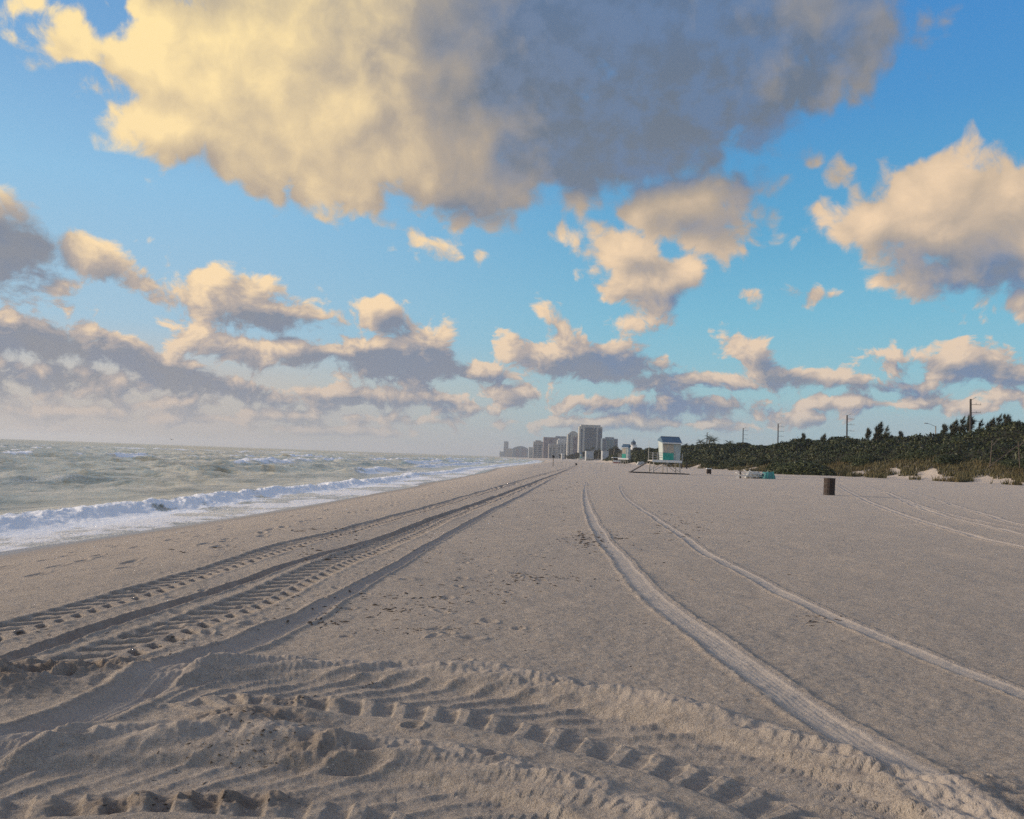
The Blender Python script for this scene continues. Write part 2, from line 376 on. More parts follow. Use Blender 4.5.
def sst(x, a, b): t = np.clip((x - a) / (b - a), 0, 1); return t * t * (3 - 2 * t)
def link(o, parent=None):
    scene.collection.objects.link(o)
    if parent is not None: o.parent = parent
    return o
def mesh_np(name, v, f, m, parent=None, smooth=False, attrs=None):
    v = np.asarray(v, np.float32); f = np.asarray(f, np.int32)
    me = bpy.data.meshes.new(name); n = f.shape[1]
    me.vertices.add(len(v)); me.vertices.foreach_set('co', v.ravel())
    me.loops.add(f.size); me.loops.foreach_set('vertex_index', f.ravel())
    me.polygons.add(len(f)); me.polygons.foreach_set('loop_start', np.arange(0, f.size, n, dtype=np.int32))
    me.polygons.foreach_set('loop_total', np.full(len(f), n, np.int32))
    if smooth: me.polygons.foreach_set('use_smooth', np.ones(len(f), bool))
    me.update(calc_edges=True)
    for k, a in (attrs or {}).items():
        at = me.attributes.new(k, 'FLOAT', 'POINT'); at.data.foreach_set('value', np.asarray(a, np.float32).ravel())
    me.materials.append(m)
    return link(bpy.data.objects.new(name, me), parent)
def tag(o, label, cat=None, group=None, kind=None):
    o['label'] = label
    if cat: o['category'] = cat
    if group: o['group'] = group
    if kind: o['kind'] = kind
    return o
def empty(name, loc, rz=0.0):
    o = bpy.data.objects.new(name, None); o.location = loc; o.rotation_euler = (0, 0, rz); return link(o)
def copy_tree(o, parent=None):
    c = o.copy(); scene.collection.objects.link(c); c.parent = parent
    for ch in list(o.children): copy_tree(ch, c)
    return c

class MB:                                                          # mesh builder for small solid things
    def __init__(s): s.v = []; s.f = []
    def add(s, v, f):
        o = len(s.v); s.v += [tuple(p) for p in v]; s.f += [tuple(i + o for i in q) for q in f]; return s
    def box(s, c, size, rz=0.0, rx=0.0, ry=0.0, top=1.0):
        m = Matrix.Translation(c) @ Matrix.Rotation(rz, 4, 'Z') @ Matrix.Rotation(ry, 4, 'Y') @ Matrix.Rotation(rx, 4, 'X')
        x, y, z = (k / 2 for k in size)
        v = [m @ Vector(p) for p in ((-x, -y, -z), (x, -y, -z), (x, y, -z), (-x, y, -z),
             (-x * top, -y * top, z), (x * top, -y * top, z), (x * top, y * top, z), (-x * top, y * top, z))]
        return s.add(v, [(0, 3, 2, 1), (4, 5, 6, 7), (0, 1, 5, 4), (1, 2, 6, 5), (2, 3, 7, 6), (3, 0, 4, 7)])
    def tube(s, a, b, ra, rb, n=8):
        a, b = Vector(a), Vector(b); q = (b - a).to_track_quat('Z', 'Y').to_matrix()
        v = []
        for p, r in ((a, ra), (b, rb)):
            for i in range(n):
                t = 2 * math.pi * i / n; v.append(p + q @ Vector((math.cos(t) * r, math.sin(t) * r, 0)))
        f = [(i, (i + 1) % n, n + (i + 1) % n, n + i) for i in range(n)]
        return s.add(v, f + [tuple(range(n - 1, -1, -1)), tuple(range(n, 2 * n))])
    def lathe(s, prof, n=20, c=(0, 0, 0)):
        v = []; f = []
        for r, z in prof:
            for i in range(n):
                t = 2 * math.pi * i / n; v.append((c[0] + math.cos(t) * r, c[1] + math.sin(t) * r, c[2] + z))
        for k in range(len(prof) - 1):
            for i in range(n): f.append((k * n + i, k * n + (i + 1) % n, (k + 1) * n + (i + 1) % n, (k + 1) * n + i))
        f += [tuple(range(n - 1, -1, -1)), tuple(range((len(prof) - 1) * n, len(prof) * n))]
        return s.add(v, f)
    def build(s, name, m, parent=None):
        me = bpy.data.meshes.new(name); me.from_pydata(s.v, [], s.f); me.materials.append(m); me.update()
        return link(bpy.data.objects.new(name, me), parent)

# ------------------------------------------------------------------ the lie of the land
SEA_Z = -0.9
SHY = np.array([-400, 0, 17.5, 30, 52, 100, 161, 232, 385, 645, 1000, 2000, 4000, 9000])
SHX = np.array([-16, -12.3, -11.2, -9.8, -8.2, -5.5, -3.4, 2.0, 14, 26, 22, -14, -110, -420])
FTY = np.array([-400, 60, 95, 120, 150, 200, 300, 500, 1000, 2000, 9000])
FTX = np.array([66, 65, 60, 54, 49, 45, 43, 48, 66, 60, 0])
def off_shore(x, y): return x - np.interp(y, SHY, SHX)
def foot(y): return np.interp(y, FTY, FTX)
def land(x, y):
    e = off_shore(x, y)
    z = np.where(e < 0, SEA_Z + e * .10, SEA_Z - SEA_Z * sst(e, -1.5, 8.2) * 1.0)
    z = np.where(e < 0, np.minimum(z, SEA_Z - SEA_Z * sst(e, -1.5, 8.2)), z); z = np.maximum(z, -6)
    q = x - foot(y)
    z = z + .45 * sst(q, -34, 0)
    dn = sst(q, -2, 9)
    z = z + dn * (1 - .75 * sst(y, 380, 520)) * (2.5 + .9 * fbm(x / 9, y / 9, 3, 2)) * (1 - .55 * sst(q, 22, 34)) + sst(q, -3, 5) * .35 * fbm(x / 2.5, y / 2.5, 3, 1)
    return z

def polar(rows, cols):
    rr, aa = np.meshgrid(rows, cols, indexing='ij')
    return rr * np.sin(aa), rr * np.cos(aa), rr
def rows_fn(r, a, p, ref, rmax):
    out = [r]
    while r < rmax: r += a * (r / ref) ** p; out.append(r)
    return np.array(out)
def ring_faces(nr, nc):
    i = np.arange(nr - 1)[:, None] * nc; j = np.arange(nc)[None, :]; j2 = (j + 1) % nc
    return np.stack([i + j, i + j2, i + nc + j2, i + nc + j], -1).reshape(-1, 4)

rows = np.concatenate([[.02, .15, .3, .5, .7, .9, 1.1, 1.3, 1.5, 1.7, 1.9, 2.1, 2.3, 2.5, 2.65, 2.8, 2.9], rows_fn(3.0, .0105, 1.30, 4.0, 9500)])
cd = np.concatenate([np.arange(-180, -75, 1.5), np.arange(-75, -36, .3), np.arange(-36, 36, .058), np.arange(36, 75, .3), np.arange(75, 180, 1.5)])
cols = np.radians(cd)
X, Y, RR = polar(rows, cols)
Z = land(X, Y)
NR, NC = X.shape
# general unevenness
fade = lambda lim: np.clip(1.6 - RR / lim, 0, 1)
E = off_shore(X, Y); dry = sst(E, 1.0, 6.0)
Z += dry * .035 * fbm(X / 2.2, Y / 2.2, 3, 3) * np.clip(1.3 - RR / 160, 0, 1)
sub = int(np.searchsorted(rows, 40))
xs, ys = X[:sub], Y[:sub]
Z[:sub] += dry[:sub] * .014 * fbm(xs / .45, ys / .45, 4, 1) * fade(28)[:sub]
sub2 = int(np.searchsorted(rows, 14))
x2, y2 = X[:sub2], Y[:sub2]
grain = fbm(x2 / .09, y2 / .075, 3, 4, .6)
Z[:sub2] += dry[:sub2] * .0065 * grain * fade(10)[:sub2]
TRK = np.zeros_like(Z); CH = np.zeros_like(Z)

def patch(x, y, rad):
    r = math.hypot(x, y); a = math.atan2(x, y)
    i0, i1 = np.searchsorted(rows, max(r - rad, 0)), np.searchsorted(rows, r + rad)
    w = math.asin(min(1, rad / max(r, rad + 1e-6)))
    j0, j1 = np.searchsorted(cols, a - w), np.searchsorted(cols, a + w)
    return slice(int(i0), int(i1) + 1), slice(int(j0), int(j1) + 1)

def spline(pts, n=14):
    p = [np.array(q, float) for q in pts]; p = [2 * p[0] - p[1]] + p + [2 * p[-1] - p[-2]]
    out = []
    for i in range(1, len(p) - 2):
        for k in range(n):
            t = k / n; a, b_, c, d_ = p[i - 1:i + 3]
            out.append(.5 * (2 * b_ + (c - a) * t + (2 * a - 5 * b_ + 4 * c - d_) * t * t + (3 * b_ - a - 3 * c + d_) * t ** 3))
    out.append(p[-2]); return np.array(out)

def track(px, prof, reach, world_pts=False):
    g = px if world_pts else [gnd(*p) for p in px]
    c = spline(g)
    bd = np.full(Z.shape, 1e9, np.float32); S = np.zeros(Z.shape, np.float32); T = np.zeros(Z.shape, np.float32)
    s0 = 0
    for a, b_ in zip(c[:-1], c[1:]):
        L = float(np.hypot(*(b_ - a)))
        if L < 1e-6: continue
        m = (a + b_) / 2; si = patch(m[0], m[1], L / 2 + reach)
        xx, yy = X[si], Y[si]
        if xx.size:
            ux, uy = (b_ - a) / L
            t = np.clip((xx - a[0]) * ux + (yy - a[1]) * uy, -.02, L + .02)
            qx, qy = xx - a[0] - ux * t, yy - a[1] - uy * t
            dd = np.hypot(qx, qy); k = dd < bd[si]
            bd[si] = np.where(k, dd, bd[si]); S[si] = np.where(k, s0 + t, S[si])
            T[si] = np.where(k, np.sign(qx * uy - qy * ux) * dd, T[si])
        s0 += L
    k = np.nonzero(bd < reach)
    dz, tr, chn, rep = prof(S[k], T[k], X[k], Y[k], RR[k], s0)      # rep: how far the old relief is levelled
    Z[k] = Z[k] + dz
    TRK[k] = np.maximum(TRK[k], tr); CH[k] = np.maximum(CH[k], chn)

def groove(w, dep, berm=.6, lines=0.0, w2=None, rough=.2, damp_shade=0.0):
    def f(s, t, x, y, r, L):
        ww = w if w2 is None else w + (w2 - w) * (sst(s, 1.5, 8.0) if w2 < w else sst(s / L, 0, 1))
        wob = vn(s / .5, s * 0, 2) * .035 * ww + vn(s / 2.3, s * 0 + 4, 1) * .05 * ww
        a = np.abs(t + wob) / (ww / 2)
        dd_ = dep if w2 is None or w2 > w else dep * (.35 + .65 * ww / w)
        h = -dd_ * (1 - sst(a, .55, 1.12))
        h = h + dd_ * berm * np.exp(-((a - 1.3) / .24) ** 2) * (1 + rough * 2 * fbm(x / .10, y / .10, 3, 3))
        if lines: h = h + lines * np.sin(t * 2 * math.pi / .045 + 2 * vn(s / .8, s * 0, 1)) * (a < .9) * np.clip(1.4 - r / 12, 0, 1)
        return h, (1 - sst(a, .8, 1.35)) * .95, damp_shade * (1 - sst(a, .9, 1.4)) + 0 * s, 0
    return f
def tread(w, dep, pitch, lug, slant=.9, berm=.5, rough=.25):
    def f(s, t, x, y, r, L):
        t = t + vn(s / 1.6, s * 0, 2) * .04 * w
        a = np.abs(t) / (w / 2); tc = t - .14 * w; ac = np.abs(tc) / np.where(tc > 0, .36 * w, .64 * w)
        h = -dep * (1 - sst(a, .85, 1.1))
        sd_ = np.sign(tc)
        ph = s / pitch + ac * slant * np.where(tc > 0, .3, .6) + np.where(sd_ > 0, .5, 0) + .05 * vn(s / .3, s * 0, 4)
        fr = ph - np.floor(ph)
        bar = sst(fr, .04, .22) * (1 - sst(fr, .42, .62)) * sst(ac, .08, .2) * (1 - sst(a, .92, 1.08))
        cut = .5 + .5 * vn(s / .22, t / .1, 1)
        h = h - lug * bar * (1 - rough * cut)
        h = h + dep * berm * np.exp(-((a - 1.22) / .16) ** 2) * (1 + .6 * vn(x / .1, y / .1, 3))
        h = h + .006 * vn(x / .05, y / .05, 2) * np.clip(1.4 - r / 12, 0, 1)
        return h, .35 * (1 - sst(a, .9, 1.2)), .9 * (1 - sst(a, .9, 1.2)) * (.25 + .75 * bar), 0
    return f
def big_arc(w, dep, pitch, lug, bank, bankw, seed=0):
    # wide machine tyre turning in soft sand: a high folded bank on the far (left) side
    def f(s, t, x, y, r, L):
        end = sst(s, 0, .5) * (1 - sst(s, L - .5, L))
        tt = -t                                                    # + towards the far bank
        a = tt / (w / 2)
        n1 = vn(s / .42 + 3 * seed, tt * 1.2, 1); n2 = fbm(x / .22, y / .22, 4, 3 + seed, .6)
        # floor
        h = -dep * (1 - sst(np.abs(a), .9, 1.15))
        up_ = (a > -.25)
        ph = s / pitch - tt * 4.6 + .30 * n1; fr = ph - np.floor(ph)
        longb = np.exp(-((fr - .5) / .17) ** 2) * sst(a, -.42, -.22) * (1 - sst(a, 1.0, 1.5)) * (.7 + .6 * n2)
        ph2 = s / pitch + tt * 1.2 + .12 * n1; fr2 = ph2 - np.floor(ph2)
        shrt = sst(fr2, .0, .16) * (1 - sst(fr2, .42, .72)) * sst(-a, .12, .24) * (1 - sst(-a, .92, 1.08)) * (.85 + .6 * n2)
        h = h + lug * (.75 if seed == 0 else .35) * longb * (1 - .7 * shrt) + lug * .85 * shrt
        # far bank, with folds pressed by the lugs
        c0 = w / 2 + bankw * .62 + .035 * n1
        rise = sst(tt, w / 2 - .02, c0) * (1 - sst(tt, c0 + .02, c0 + bankw * .75))
        fold = .5 + .5 * np.cos(2 * math.pi * (s / (pitch * 2.0) - (tt - w / 2) * 4.2 + .40 * n1 + .45 * vn(s / 1.3, s * 0, 2)))
        fold = fold * (.7 + .35 * vn(s / .9, tt, 5))
        h = h + bank * rise * (.86 + .34 * vn(s / .55, s * 0 + seed, 2) - .50 * fold * (1 - sst(tt, c0 - .02, c0 + .14))) + rise * .024 * n2
        # crumbled edge
        crumb = np.exp(-((tt - c0) / .09) ** 2)
        h = h + crumb * .014 * fbm(x / .06, y / .06, 2, 4)
        # near side low shoulder
        h = h + dep * .5 * np.exp(-((a + 1.35) / .3) ** 2) * (1 + .5 * n1)
        on = (1 - sst(np.abs(a), 1.0, 1.6))
        return h * end, np.maximum(.25 * on, .65 * rise) * end, .18 * rise * end, 0
    return f

# machine and car tracks running up the beach
T1 = [(-330,720), (-120,664), (0,630), (75,608), (150,586), (250,557), (325,536), (400,517), (450,502), (500,487.5), (545,474), (570,467.5), (580,464)]
T2 = [(-260,748), (-100,697), (0,662), (62,640), (112,622), (175,602), (264,574), (337,551), (395,533), (450,513), (500,495), (540,480), (565,470.5), (577,465.5)]
T3 = [(60,672), (107,653), (150,637), (200,618), (250,599), (298,579), (337,563), (395,539), (450,516), (500,497), (541,480.8), (566,471), (578,466)]
T4 = [(-190,830), (0,748), (62,724), (125,697), (175,668), (250,640), (278,626), (307,615), (330,601), (356,588), (395,567), (430,545), (480,517), (530,491), (562,474), (580,466.5)]
T5 = [(586,482), (585,492), (588,508), (599,531), (622,561), (647,590), (677,616), (712,643), (752,672), (800,706), (850,738), (900,772), (960,818), (1080,905)]
T6 = [(620,484), (622,492), (632,503), (662,522), (702,549), (752,577), (797,600), (862,630), (937,661), (1024,694), (1200,760)]
FAINT = [[(826,478), (846,490), (872,503), (912,518), (962,533), (1024,547), (1180,580)],
         [(885,492), (910,504), (947,517), (1000,529), (1024,535), (1180,566)],
         [(866,486), (890,494), (926,508), (980,521), (1024,529), (1180,556)],
         [(905,490), (950,504), (1000,519), (1024,525), (1180,550)]]
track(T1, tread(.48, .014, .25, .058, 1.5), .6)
track(T2, groove(.17, .040, .30, .0, damp_shade=.9), .55)  # groove darkened by colour: damp sand together with its own painted shade
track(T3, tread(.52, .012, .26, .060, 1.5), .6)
track(T4, groove(.36, .050, .40, .0035, w2=.15, damp_shade=.3), .7)
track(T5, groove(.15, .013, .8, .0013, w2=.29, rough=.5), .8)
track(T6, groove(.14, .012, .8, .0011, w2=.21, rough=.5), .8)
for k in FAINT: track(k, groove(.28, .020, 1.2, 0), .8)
# extra old car tracks further up the beach
track([(560,474), (566,470), (572,467), (577,465)], groove(.25, .03, .6), .6)
track([(598,478), (596,472), (590,467.5), (584,464.5)], groove(.25, .02, .6), .6)

# the turning marks in the foreground
A1 = [(120,708), (230,690), (300,690), (400,697), (500,709), (600,729), (700,757), (780,787), (850,826), (930,900)]
A2 = [(-200,812), (-60,795), (60,787), (200,784), (330,790), (430,806), (520,834), (620,900)]
track(A1, big_arc(.74, .035, .22, .036, .092, .40, 0), 1.3)
track(A2, big_arc(.62, .040, .21, .036, .078, .42, 1), 1.2)

def mound(px, py, rx, ry, h, rot=0, rough=.5, k=1, dark=.8):
    gx, gy = gnd(px, py); si = patch(gx, gy, max(rx, ry) * 1.6)
    xx, yy = X[si] - gx, Y[si] - gy; c, s_ = math.cos(rot), math.sin(rot)
    a = (xx * c + yy * s_) / rx; b_ = (-xx * s_ + yy * c) / ry; q = np.exp(-(a * a + b_ * b_) * 1.4)
    n = fbm(X[si] / .17, Y[si] / .17, 4, k, .65)
    Z[si] += h * q * (1 + rough * n) + .035 * n * q
    CH[si] = np.maximum(CH[si], dark * np.clip(q * 1.4, 0, 1))
mound(30, 672, .70, .26, .05, .5, .9, 1, 1); mound(105, 668, .45, .20, .03, .4, .9, 2, .7)
mound(-60, 690, .7, .4, .06, .4, .9, 3, 1)
mound(250, 725, .35, .22, .05, .2, .9, 4, 1); mound(290, 700, .4, .12, .02, 0, .9, 2, .6)
mound(180, 800, .6, .14, .035, .2, 1.2, 2, .9); mound(330, 752, .3, .2, .03, .1, .9, 4, .7)
mound(560, 690, .4, .12, .02, -.2, .9, 0, .2); mound(1000, 800, .35, .3, .05, -.5, .5, 1, .2)

# footprints and dents
def dent(gx, gy, a, b_, rot, dep):
    si = patch(gx, gy, max(a, b_) * 2.4)
    if Z[si].size == 0: return
    xx, yy = X[si] - gx, Y[si] - gy; c, s_ = math.cos(rot), math.sin(rot)
    q = ((xx * c + yy * s_) / a) ** 2 + ((-xx * s_ + yy * c) / b_) ** 2
    Z[si] += -dep * np.exp(-q * 1.5) + dep * .35 * np.exp(-((np.sqrt(q) - 1.5) / .35) ** 2)
fr = random.Random(3)
for lane, dirx in ((3.4, .02), (5.2, -.02), (6.2, .01)):
    yy = 9.5
    while yy < 75:
        for sgn in (-1, 1):
            ee = lane + dirx * yy + sgn * .13 + fr.uniform(-.25, .25)
            gx = float(np.interp(yy, SHY, SHX)) + ee
            if fr.random() < .75: dent(gx, yy, .055 * (1 + yy / 60), .15 * (1 + yy / 70), fr.uniform(-.25, .25), .034)
            yy += fr.uniform(.35, .7)
for _ in range(60):
    p = gnd(fr.uniform(120, 560), fr.uniform(530, 640)); dent(p[0], p[1], fr.uniform(.03, .07), fr.uniform(.04, .1), fr.uniform(0, 3), .02)
for px, py, a, b_ in ((358,764,.13,.055),(412,728,.05,.035),(216,661,.06,.03),(203,667,.035,.02),(62,745,.12,.035),(490,760,.05,.04),(142,701,.035,.012),(462,664,.06,.04)):
    p = gnd(px, py); dent(p[0], p[1], a, b_, .3, .035)

WET = np.clip(1 - sst(E + .5 * vn(Y / 6, X * 0, 1), .7, 2.9), 0, 1)
Z = np.where(RR < 2.9, np.minimum(Z, .05), Z)
v = np.stack([X, Y, Z], -1).reshape(-1, 3)
ob = mesh_np('beach', v, ring_faces(NR, NC)[:, ::-1], M_sand, smooth=True, attrs={'wet': WET, 'track': TRK, 'churn_shade': CH})
tag(ob, 'pale pinkish grey beach sand crossed by tyre tracks', kind='structure')

# height of the ground for anything that stands on it
def gz(x, y): return float(land(np.array([float(x)]), np.array([float(y)]))[0])

# ------------------------------------------------------------------ sea
srow = np.concatenate([[1, 4, 7], rows_fn(9, .05, 1.25, 10, 9400)])
scd = np.concatenate([np.arange(-180, -70, 2), np.arange(-70, -37, .25), np.arange(-37, 8, .05), np.arange(8, 180, 4)])
SX, SY, SR = polar(srow, np.radians(scd))
off = -off_shore(SX, SY)
nearv = np.clip(1.5 - SR / 500, 0, 1)
warp = 3.2 * fbm(SX / 34, SY / 34, 3, 1)
deep = sst(off, 2, 26)
def crest(ph, k): return np.exp(k * (np.cos(ph) - 1))
amp_n = .5 + .5 * fbm(SX / 22, SY / 30, 2, 2)
h = 1.55 * deep * nearv * (.30 * (crest(off * 2 * math.pi / 13 + warp, 2.2) - .3) * (.4 + 1.2 * amp_n)
    + .13 * (crest((off * .9 + SY * .35) * 2 * math.pi / 6.3 + warp * 1.7, 1.5) - .4)
    + .07 * (crest((off * .8 - SY * .6) * 2 * math.pi / 3.1 + warp * 3, 1.2) - .4)
    + .30 * fbm(SX / 3.0, SY / 4.8, 4, 3, .6))
foam = np.zeros_like(h)
# small whitecaps offshore
wc = fbm(SX / 7.5, SY / 13, 3, 4)
foam += .9 * sst(wc, .34, .55) * sst(h, .12, .34) * sst(off, 12, 30) * (1 + .8 * fbm(SX / 1.2, SY / 2, 3, 1))
outer = fbm(SX / 40, SY / 26, 3, 5)
bar = np.exp(-((off - 165 - 25 * fbm(SY / 90, SX / 90, 2, 1)) / 26) ** 2)
foam += bar * sst(outer, -.05, .3) * (.75 + .8 * fbm(SX / 5, SY / 9, 3, 1))
h += bar * sst(outer, -.05, .25) * .55 * crest(off * 2 * math.pi / 21 + warp, 2)
# lines of breakers
for o0, wob, ht, fs, pres, k in ((3.3, 1.9, .24, 1.5, (-.9, -.5), 0), (11.5, 2.4, .36, 3.4, (.02, .30), 1), (22, 3.5, .42, 4.5, (.02, .34), 2), (38, 5, .5, 4.5, (.16, .42), 3), (62, 7, .55, 5, (.22, .44), 4)):
    grow = 1 + sst(SY, 60, 260) * .7
    pos = (o0 + wob * fbm(SY / 24, SX / 60, 3, k)) * (1 + sst(SY, 70, 400) * .35)
    pr = sst(fbm(SY / 30 + 7 * k, SX / 55, 2, k + 1), *pres)
    if k: pr = np.maximum(pr, sst(SY, 70, 170) * sst(fbm(SY / 40 + 3 * k, SX / 60, 2, k + 2), -.35, .1) * (k < 4))
    u = off - pos
    ln = 1 + .35 * vn(SX / 1.6, SY / 2.2, k)
    prof = np.where(u > 0, np.exp(-(u / 2.4) ** 2), np.exp(-(u / .75) ** 2)) * ht * pr * ln
    h = h + prof
    tail = np.where(u > 0, np.exp(-(u / (.8)) ** 2), np.exp(-(u / fs) ** 2)) * pr
    foam += tail * (.95 + .75 * fbm(SX / 1.0, SY / 1.5, 4, k))
    h = h + tail * (.20 * fbm(SX / .8, SY / 1.0, 4, k + 2, .65) + .10 * np.abs(fbm(SX / .35, SY / .4, 2, k))) * np.clip(1.4 - SR / 120, 0, 1)
foam += .5 * sst(off, 9, 3) * sst(fbm(SX / 3, SY / 5, 3, 1), -.2, .3)
lobe = .12 * fbm(SY / 11, SX / 60, 3, 3)
SZ = SEA_Z + h + lobe * (1 - sst(off, 1, 7)) + .10 * (1 - sst(off, 0, 4.5))
under = land(SX, SY) + .0
SZ = np.where(off < -6, SEA_Z - .3, SZ)
depth = SZ - under
swash = np.clip(1 - sst(off + .9 * fbm(SX / 3, SY / 5, 2, 2), .7, 2.0), 0, 1) * .9
swash = np.maximum(swash, (depth < .035) * 1.0)
foam += .55 * (1 - sst(off, 2, 3.4)) * (.8 + .7 * fbm(SX / 1.4, SY / 2.2, 3, 5))
sv = np.stack([SX, SY, SZ], -1).reshape(-1, 3)
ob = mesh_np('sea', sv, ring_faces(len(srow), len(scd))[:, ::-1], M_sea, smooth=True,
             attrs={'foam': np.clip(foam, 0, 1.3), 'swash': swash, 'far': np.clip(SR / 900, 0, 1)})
tag(ob, 'choppy green sea with white surf running along the beach', kind='structure')

# ------------------------------------------------------------------ thicket on the dune
def domes(x, y, cell, rad, seed):
    best = np.zeros_like(x); xi = np.floor(x / cell); yi = np.floor(y / cell)
    for a in (-1, 0, 1):
        for b_ in (-1, 0, 1):
            i = (xi + a).astype(int); j = (yi + b_).astype(int)
            jx = TAB[seed][i & 255, j & 255]; jy = TAB[seed + 1][i & 255, j & 255]; js = .6 + .6 * TAB[seed + 2][i & 255, j & 255]
            d_ = np.hypot(x - (xi + a + .5 + (jx - .5) * .8) * cell, y - (yi + b_ + .5 + (jy - .5) * .8) * cell) / (rad * js)
            best = np.maximum(best, np.sqrt(np.clip(1 - d_ * d_, 0, 1)) * js)
    return best
def canopy(x, y):
    q = x - foot(y) - np.interp(y, [60, 100, 125, 150, 170], [10.5, 9.5, 7, 3, 1.0])
    top = np.interp(y, [60, 130, 156, 200, 300, 420], [7.5, 7.1, 6.1, 5.5, 5.0, 4.8]) + 1.1 * fbm(x / 16, y / 16, 2, 4)
    g = land(x, y)
    rise = sst(q, 0, 3.0) * .6 + np.clip(q / np.maximum(70 - foot(y) - 3, 8), 0, 1) * (top - 3.6)
    rise *= 1 - sst(x, 78, 84)
    z = g + rise + sst(q, .3, 3) * (.35 + .65 * np.clip(q / 14, 0, 1)) * (2.0 * domes(x, y, 5.6, 3.9, 0) + .7 * domes(x, y, 2.2, 1.6, 2)) - .9
    return np.where(q < 0, g - .6, z)
gx_ = np.arange(40, 86, .7); gy_ = np.arange(58, 430, .9)
CX, CY = np.meshgrid(gx_, gy_, indexing='ij'); CZ = canopy(CX, CY) - .15
ni, nj = CX.shape
I = (np.arange(ni - 1)[:, None] * nj + np.arange(nj - 1)[None, :])
cf = np.stack([I, I + nj, I + nj + 1, I + 1], -1).reshape(-1, 4)
cv = np.stack([CX, CY, CZ], -1).reshape(-1, 3)
def leaves(p, nrm, size, rs, aspect=.7, spread=.9):
    n = len(p); a = rs.normal(size=(n, 3)) * spread + nrm; a /= np.linalg.norm(a, axis=1)[:, None] + 1e-9
    t = np.cross(a, rs.normal(size=(n, 3))); t /= np.linalg.norm(t, axis=1)[:, None] + 1e-9
    b_ = np.cross(a, t); s = (size * (.6 + .8 * rs.rand(n)))[:, None]
    vv = np.stack([p - t * s, p - b_ * s * aspect * .5 + t * s * .1, p + t * s, p + b_ * s * aspect * .5 + t * s * .1], 1)
    return vv.reshape(-1, 3), np.arange(4 * n).reshape(-1, 4)
NL = 340000
yy = 62 + (rs.rand(NL) ** 1.25) * 350; xx = rs.uniform(42, 84, NL)
zz = canopy(xx, yy); gg = land(xx, yy); keep = zz > gg - .3
xx, yy, zz = xx[keep], yy[keep], zz[keep]
eps = .3; nx = -(canopy(xx + eps, yy) - zz) / eps; ny = -(canopy(xx, yy + eps) - zz) / eps
nm = np.stack([nx, ny, np.ones_like(nx)], 1); nm /= np.linalg.norm(nm, axis=1)[:, None]
p = np.stack([xx, yy, zz], 1) + nm * (rs.rand(len(xx))[:, None] * .5 - .12) + rs.normal(size=(len(xx), 3)) * .1
lv, lf = leaves(p, nm, .13 + yy / 1000, rs)
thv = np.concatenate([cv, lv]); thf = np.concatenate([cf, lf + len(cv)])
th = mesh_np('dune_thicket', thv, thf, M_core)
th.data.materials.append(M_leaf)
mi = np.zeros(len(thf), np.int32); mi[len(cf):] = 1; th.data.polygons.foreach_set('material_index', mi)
tag(th, 'dense dark green thicket covering the dune at the right', 'thicket', kind='stuff')

# rounded shrubs one can tell apart, along the front of the thicket
def shrub_mesh(seed, rx, ry, h, n, size, m):
    r_ = np.random.RandomState(seed)
    u = r_.normal(size=(n, 3)); u[:, 2] = np.abs(u[:, 2]); u /= np.linalg.norm(u, axis=1)[:, None]
    lump = 1 + .22 * fbm(u[:, 0] * 2.5 + seed, u[:, 1] * 2.5 + u[:, 2] * 2, 3, seed % 5)
    rad = (1 - .35 * r_.rand(n) ** 2) * lump
    p = u * rad[:, None] * np.array([rx, ry, h])
    lv, lf = leaves(p, u, np.full(n, size), r_)
    nn = 400; w = r_.normal(size=(nn, 3)); w[:, 2] = np.abs(w[:, 2]); w /= np.linalg.norm(w, axis=1)[:, None]
    l2, f2 = leaves(w * np.array([rx, ry, h]) * .62, w, np.full(nn, size * 2.6), r_)
    vv = np.concatenate([lv, l2]); ff = np.concatenate([lf, f2 + len(lv)])
    o = mesh_np('foliage', vv, ff, m)
    st = MB()
    for k in range(5):
        a = k * 1.3 + seed; st.tube((.1 * math.cos(a), .1 * math.sin(a), -.2), (rx * .45 * math.cos(a), ry * .45 * math.sin(a), h * .6), .06, .03, 6)
    s = st.build('stem', M_bark)
    return o, s
GS = 'shrubs along the foot of the dune thicket'
protos = []
for k in range(3):
    e_ = empty('shrub', (0, 0, 0)); fo, st = shrub_mesh(20 + k, 2.3, 2.0, 1.5 + .2 * k, 2600, .15, M_bush); fo.parent = e_; st.parent = e_
    protos.append(e_)
spots = []
for i in range(46):
    y = 84 + (i / 45) ** 1.35 * 230 + fr.uniform(-1.5, 1.5)
    spots.append((float(foot(y)) + float(np.interp(y, [60, 100, 125, 150, 170], [10, 9, 6.5, 3, 1.2])) + fr.uniform(-1.2, 2.5), y))
LS = 'low rounded green shrub at the front edge of the dune thicket'
for i, (x, y) in enumerate(spots):
    o = protos[i % 3] if i < 3 else copy_tree(protos[i % 3])
    s = fr.uniform(.6, 1.15); o.scale = (s * fr.uniform(.9, 1.3), s, s * fr.uniform(.75, 1.05)); o.location = (x, y, gz(x, y) - .1); o.rotation_euler = (0, 0, fr.uniform(0, 6.28))
    tag(o, LS, 'shrub', GS)
o = copy_tree(protos[1]); x, y = colx(800, 128), 128; o.location = (x, y, gz(x, y) - .1); o.scale = (2.3, 1.6, 1.35)
tag(o, 'broad pale green mound shaped shrub standing forward of the thicket behind the turquoise tarp', 'shrub', None)

